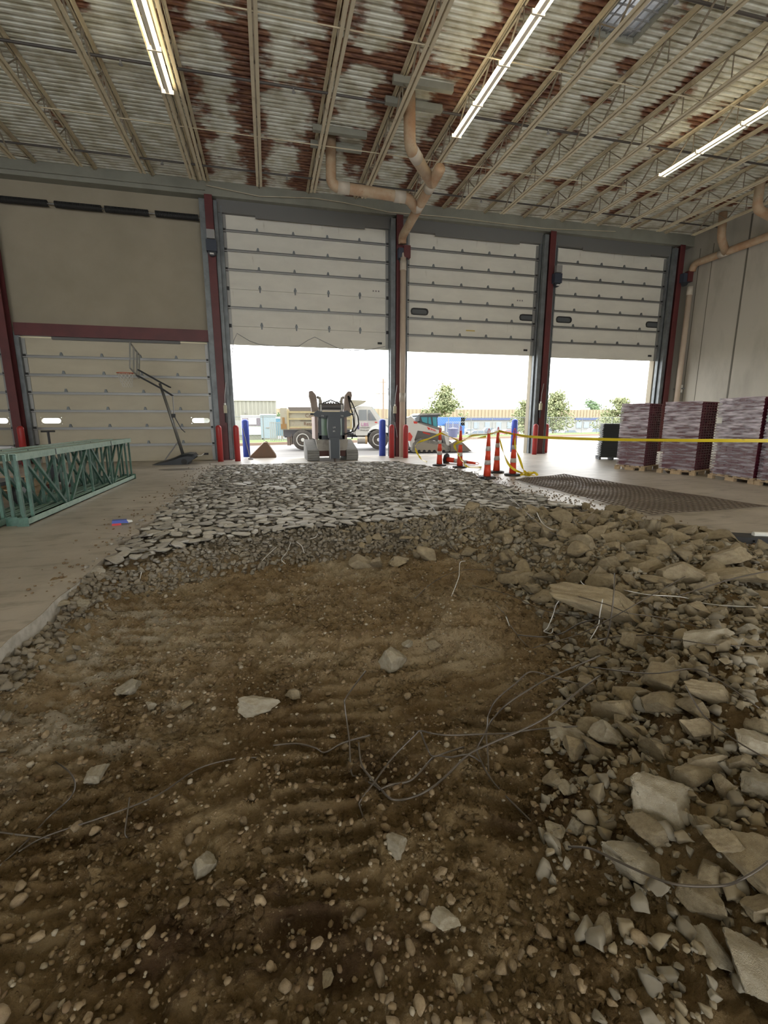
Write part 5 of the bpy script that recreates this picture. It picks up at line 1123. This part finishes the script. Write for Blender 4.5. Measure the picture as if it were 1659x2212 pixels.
# dust fines and crumbs between the shards
cr=[]
while len(cr)<5200:
    y=4.6+10.8*r.random()**1.2; x=r.uniform(edge_left(y)-.05,edge_right(y)+.12)
    if y<float(yb(x))-.5: continue
    s=r.uniform(.015,.05)*(1.3 if y<7 else 1)
    cr.append((x,y,gz(x,y)+s*.3+r.uniform(0,.03),s,s*r.uniform(.7,1),s*r.uniform(.4,.8),0,0,r.uniform(0,6.3),r.randrange(8)))
merge('rubble_crumbs',cr,pbP,mat('crumb_grey',(.33,.31,.27),.9,n=(5,(.22,.20,.17),.4,.6)),'loose crumbs between the slab shards','rubble')
dk_=[]
while len(dk_)<2600:
    y=r.uniform(3.9,6.6); x=r.uniform(-1.65,3.6); 
    c=float(yb(x))-.42
    if abs(y-c)>(.60 if x>-1.1 else .42)*(.4+.6*r.random()): continue
    s=r.uniform(.025,.085); dk_.append((x,y,gz(x,y)+s*.25,s,s*r.uniform(.7,1),s*r.uniform(.5,.9),r.uniform(-.6,.6),r.uniform(-.6,.6),r.uniform(0,6.3),r.randrange(8)))
merge('bank_rubble',dk_,ckP,mat('bank_rubble_grey',(.27,.235,.18),.9,n=(4,(.19,.165,.125),.4,.6)),'dark bank of small rubble where the slab breaks off','rubble')
hp=[]
while len(hp)<14000:
    y=.7+5.2*r.random(); x=r.uniform(.7,5.1); b_=float(bank(x,y))
    if b_<-.05 or x>1.0*y+2.1: continue
    if b_<.15 and r.random()<.5: continue
    s=(r.uniform(.012,.055) if r.random()<.85 else r.uniform(.055,.11))*(1 if y>1.6 else .8); hp.append((x,y,gz(x,y)+s*.3,s,s*r.uniform(.7,1),s*r.uniform(.5,.9),r.uniform(-.6,.6),r.uniform(-.6,.6),r.uniform(0,6.3),r.randrange(8)))
merge('heap_rubble',hp[::2],ckP,mat('heap_rubble_tan',(.33,.275,.185),.9,n=(6,(.24,.195,.125),.4,.6)),'tan small rubble filling the heap','rubble')
merge('heap_rubble',hp[1::2],ckP,mat('heap_rubble_grey',(.31,.28,.22),.9,n=(6,(.23,.20,.15),.4,.6)),'grey small rubble filling the heap','rubble')
le=[]
while len(le)<420:
    y=1.6+r.random()*3.3; x=-1.68+abs(r.gauss(0,.10))*(.6+.3*y/2); s=r.uniform(.02,.09)
    le.append((x,y,gz(x,y)+s*.3,s,s*r.uniform(.7,1),s*r.uniform(.5,.9),r.uniform(-.6,.6),r.uniform(-.6,.6),r.uniform(0,6.3),r.randrange(8)))
merge('edge_rubble',le,ckP,MATS['bank_rubble_grey'],'broken bits along the foot of the cut slab edge','rubble')
# --- pebbles on the soil
def dens_at(x,y):
    d=.5+1.1*float(pn(np.array([x*1.3+5]),np.array([y*1.3]))[0])
    d+=.9*math.exp(-(((x+.35)/.5)**2+((y-2.95)/.35)**2))+.5*math.exp(-(((x+.9)/.5)**2+((y-3.4)/.6)**2))+(.35 if y<1.5 else 0)+.5*math.exp(-((x-.35)/.25)**2-((y-1.5)/.25)**2)
    return max(.03,min(1,d))
pb=[]
while len(pb)<9000:
    y=.72+4.6*r.random()**1.5; x=r.uniform(-1.65,min(2.4,1.6*y+.6))
    if x<-.95*y-.2 or float(bank(x,y))>.2 or r.random()>dens_at(x,y): continue
    s=.007+.014*r.random()**1.6+(.022*r.random() if r.random()<.16 else 0)
    pb.append((x,y,s))
pb.sort(key=lambda q:-q[2]/(q[1]+.8)); bigp=pb[:300]; rest=pb[300:]
def pebble_label(x,y):
    q_=min(REF,key=lambda t:(t[0]-x)**2+(t[1]-y)**2); t_='loose tan pebble on the soil near the %s'%q_[2]
    t_=' '.join(t_.split()[:16])
    while t_.split()[-1] in ('the','of','a','in','with','by','at','and','its','to'): t_=' '.join(t_.split()[:-1])
    return t_
for (x,y,s) in bigp:
    if s>.03 and not free(x,y,s*.5,.6): continue
    s*=1.15; put('pebble',r.choice(pebM),x,y,gz(x,y)+s*.25,s*r.uniform(1,1.5),s*r.uniform(.8,1),s*r.uniform(.6,.95),(r.uniform(-.5,.5),r.uniform(-.5,.5),r.uniform(0,6.3)),pebble_label(x,y),'pebble','pebbles '+pebble_label(x,y).split('pebble ')[1])
pm=[mat('gravel_tan',(.26,.19,.11),.85),mat('gravel_brown',(.18,.12,.065),.85),mat('gravel_pale',(.36,.31,.23),.8)]
for k3 in range(3):
    merge('gravel',[(x,y,gz(x,y)+s*.2,s*r.uniform(1,1.4),s,s*r.uniform(.6,.9),r.uniform(-.5,.5),r.uniform(-.5,.5),r.uniform(0,6.3),r.randrange(8)) for i,(x,y,s) in enumerate(rest) if (i%5 in ((0,1,2),(3,),(4,))[k3])] if k3 else [(x,y,gz(x,y)+s*.2,s*r.uniform(1,1.4),s,s*r.uniform(.6,.9),r.uniform(-.5,.5),r.uniform(-.5,.5),r.uniform(0,6.3),r.randrange(8)) for i,(x,y,s) in enumerate(rest) if i%5<3],pbP,pm[k3],'%s fine gravel strewn over the soil'%('tan','brown','pale')[k3],'gravel',smooth=True)
cl=[]
while len(cl)<14000:
    y=.72+4.6*r.random()**1.3; x=r.uniform(-1.6,min(2.6,1.6*y+.6))
    if x<-.95*y-.25 or float(bank(x,y))>.3: continue
    if float(pn(np.array([x*1.9+50]),np.array([y*2.3]))[0])<-.02+.25*(r.random()-.5): continue
    s=.008+.035*r.random()**2.2; cl.append((x,y,gz(x,y)+s*.12,s*1.2,s,s*r.uniform(.5,.8),r.uniform(-.6,.6),r.uniform(-.6,.6),r.uniform(0,6.3),r.randrange(8)))
merge('soil_clods',cl,ckP,soilm,'clods of brown soil broken up over the pit floor','soil clods',smooth=True)
# dirt crumbs on the concrete floor edges
fc_=[]
for _ in range(700):
    if r.random()<.35: y=r.uniform(4,15); x=edge_left(y)-abs(r.gauss(0,.25))
    else: y=r.uniform(3,11); x=edge_right(y)+abs(r.gauss(0,.3))
    s=r.uniform(.01,.035); fc_.append((x,y,s*.3,s,s,s*.6,0,0,r.uniform(0,6.3),r.randrange(8)))
merge('floor_crumbs',fc_,pbP,pm[1],'soil crumbs on the concrete beside the pit','rubble')
# --- wires
def wire(label,pts,r_=.0045,m=wirem,anchor=None):
    r_*=1.05
    """pts: (px,py,height above the soil)"""
    P_=[]
    for q in pts:
        px,py,hz=q; g=hit(px,py); z=g[2]
        for _ in range(8): p=fl(px,py,z+hz); z=.5*z+.5*gz(p[0],p[1])
        P_.append(Vector(fl(px,py,z+hz)))
    out=[]; n_=len(P_)
    for i in range(n_-1):
        p0=P_[max(i-1,0)];p1=P_[i];p2=P_[i+1];p3=P_[min(i+2,n_-1)]
        for k in range(5): t_=k/5; out.append(.5*((2*p1)+(p2-p0)*t_+(2*p0-5*p1+4*p2-p3)*t_*t_+(3*p1-p0-3*p2+p3)*t_**3))
    out.append(P_[-1]); return tag(MB().tube(out,r_,6).build('steel_wire',m,None,True),label,'wire',None)
def Z(*a): return [(700+x/3.016,1350+y/3.016,h_) for x,y,h_ in a]
wire('bent dark wire standing tall with a hooked top, middle of the pit',Z((270,300,.28),(148,465,.27),(135,520,.25),(150,640,.18),(165,760,.12),(178,960,.03),(220,990,.03),(320,1040,.02),(365,1075,.02)),.004)
wire('wire running from the heap and bending down to a bright tip in the soil',Z((1250,705,.10),(1050,710,.12),(820,718,.14),(700,705,.15),(625,690,.16),(590,720,.15),(450,860,.09),(330,1020,.05),(240,1140,.04),(235,1190,.03),(285,1330,.0)),.004)
wire('long curved wire sweeping from the soil up to the heap, lower one',Z((225,765,.10),(245,910,.05),(300,990,.03),(370,1070,.02),(440,1135,.02),(550,1130,.03),(680,1075,.05),(800,980,.07),(940,845,.10),(1090,770,.13),(1300,680,.18),(1480,580,.22),(1659,430,.25),(1800,330,.22)),.0045)
wire('zigzag wire with a short prong lying between the wire loops',Z((628,692,.15),(680,820,.06),(715,855,.05),(830,820,.05),(910,795,.04)),.004)
wire('wire joining the prong to the lower sweep',Z((370,1068,.03),(440,1040,.03),(560,1015,.03),(650,930,.05),(725,855,.05),(830,862,.06),(935,845,.10),(1020,890,.05)),.004)
wire('curved wire rising as an arch towards the heap, upper one',Z((1350,1280,.0),(1240,1170,.02),(1100,1020,.04),(1020,880,.05),(1000,800,.07),(1060,680,.10),(1070,590,.13),(1120,490,.17),(1250,380,.22),(1345,305,.25),(1480,335,.2),(1659,385,.14)),.004)
wire('curved wire rising beside the arch towards the heap',Z((1075,1020,.0),(1068,850,.03),(1060,690,.08),(1110,600,.12),(1200,510,.16),(1370,400,.2),(1500,330,.22),(1659,260,.24),(1800,200,.24)),.004)
wire('short wire from the heap over the grey angular chunk',Z((1650,660,.08),(1500,668,.09),(1330,685,.12),(1200,710,.12)),.004)
wire('short curved wire on the soil left of the tall bent one',[(590,1610,.03),(640,1606,.04),(680,1615,.03),(702,1625,.02),(740,1605,.05),(800,1588,.05)],.004)
wire('thin wire in the soil at left running towards the middle',[(40,1840,.02),(100,1806,.02),(230,1762,.02),(340,1718,.03),(425,1662,.02),(500,1640,.01),(560,1636,.0)],.0035)
wire('curved grey wire arching out of the soil at left',[(120,1645,.0),(150,1668,.06),(162,1695,.08),(150,1725,.07),(105,1765,.03),(60,1815,.01),(0,1870,.0)],.0035)
wire('short bent grey rod standing in the soil at lower left',[(280,1722,.10),(275,1760,.05),(270,1800,.02),(278,1810,.0)],.003)
wire('thin wire along the left edge of view',[(-20,1795,.01),(40,1803,.02),(110,1811,.01)],.003)
wire('wire arcing across the lower right heap',[(1228,1829,.03),(1275,1833,.06),(1330,1858,.09),(1400,1890,.10),(1465,1911,.10),(1560,1913,.11),(1610,1895,.12),(1659,1862,.12),(1700,1820,.10)],.004)
def Q(*a): return [(1000+x/2.517,1050+y/2.517,h_) for x,y,h_ in a]
wire('thick rod rising from the heap towards the right edge',Q((1165,598,.05),(1300,555,.10),(1480,500,.16),(1659,462,.24),(1800,430,.28)),.0055)
wire('wire rippling right from the foot of the thick rod',Q((850,560,.05),(1000,590,.05),(1160,600,.05),(1240,615,.06),(1300,635,.06),(1420,650,.06),(1659,660,.06)),.004,wirel)
wire('upright rod in front of the long slab chunk',Q((825,475,.42),(822,560,.34),(810,680,.22),(785,820,.08),(740,930,.0)),.005)
wire('bright bent bar with a foot before the long slab chunk',Q((760,615,.24),(745,690,.16),(735,760,.09),(690,850,.03),(780,825,.05)),.004,wirel)
wire('wire snaking across the top of the long slab chunk',Q((500,605,.22),(560,585,.26),(680,615,.26),(800,650,.25),(900,690,.22),(1050,710,.15),(1150,730,.1),(1400,800,.06)),.0035)
wire('wire hook looping down left of the long slab chunk',Q((560,585,.26),(510,640,.20),(490,700,.14),(460,770,.08),(440,790,.06),(480,800,.06),(490,775,.06)),.0035,wirel)
wire('rod pointing left from the front of the long slab chunk',Q((765,718,.14),(640,745,.10),(540,800,.07),(440,820,.05),(300,810,.03)),.005)
wire('kinked wire leaning from the heap onto the sand heap',Q((180,645,.18),(235,705,.13),(260,760,.08),(330,850,.03),(400,915,.0)),.003)
wire('bright bent end of wire above the chunk cluster left of the slab',Q((640,515,.2),(650,530,.19),(690,560,.14),(705,590,.10)),.004,wirel)
wire('long thin wire leaning over the bank from the shard field',[(893,1018,.05),(915,1060,.08),(940,1105,.12),(955,1130,.10),(970,1170,.05),(1000,1210,.03)],.0035)
wire('thin wire leaning from the nearest delineator towards the heap',[(1066,1036,.02),(1100,1072,.08),(1140,1110,.12),(1180,1145,.10),(1230,1165,.1)],.0035)
wire('bright curl of wire at the back of the heap',[(1157,1100,.14),(1163,1115,.16),(1172,1130,.14),(1190,1143,.12),(1205,1145,.10)],.004,wirel)
wire('hooked bright wire standing on the sand before the heap',[(965,1315,.0),(990,1250,.12),(992,1235,.16),(994,1215,.22),(1005,1212,.22)],.0035,wirel)
for k_,(lb,pts) in enumerate((('bright wire sliver, longest one before the shard field',[(555,1224,.02),(575,1202,.07),(597,1182,.05)]),('wavy bright wire sliver before the shard field',[(617,1218,.02),(608,1208,.05),(620,1192,.08),(628,1172,.10)]),('curved bright wire sliver right of the wavy one',[(640,1170,.08),(652,1180,.07),(657,1195,.04)]),('tiny bright wire sliver near the shard field middle',[(670,1164,.02),(682,1160,.04),(686,1153,.05)]),('tiny bright wire sliver at the left foot of the bank',[(302,1252,.0),(304,1243,.03),(306,1236,.05)]),('tiny bright wire sliver between the left foot and the middle',[(403,1234,.05),(406,1242,.03),(407,1251,.0)]),('short bright wire beside the kinked one',[(1093,1332,.06),(1098,1345,.03),(1100,1352,.02)]))): wire(lb,pts,.004,wirel)
for k_,pts in enumerate(([(1020,1265,.05),(1100,1285,.08),(1180,1320,.1),(1260,1330,.12)],[(880,1310,.0),(940,1255,.06),(1010,1230,.08),(1120,1240,.1),(1180,1255,.1)],[(1150,1400,.05),(1250,1370,.12),(1330,1330,.25),(1400,1290,.3),(1480,1245,.3)],[(1270,1440,.1),(1400,1455,.14),(1500,1445,.14),(1570,1480,.1),(1640,1530,.06)],[(1480,1480,.1),(1520,1545,.12),(1590,1600,.12),(1659,1640,.12)],[(1290,1380,.08),(1400,1372,.12),(1520,1390,.1),(1659,1398,.08)])):
    wire('thin dark wire tangled in the heap, '+('low beside the left foot','crossing the sand behind the heap','arching over the long slab','snaking through the middle right','dropping to the right edge','running flat below the long slab')[k_],pts,.0032)
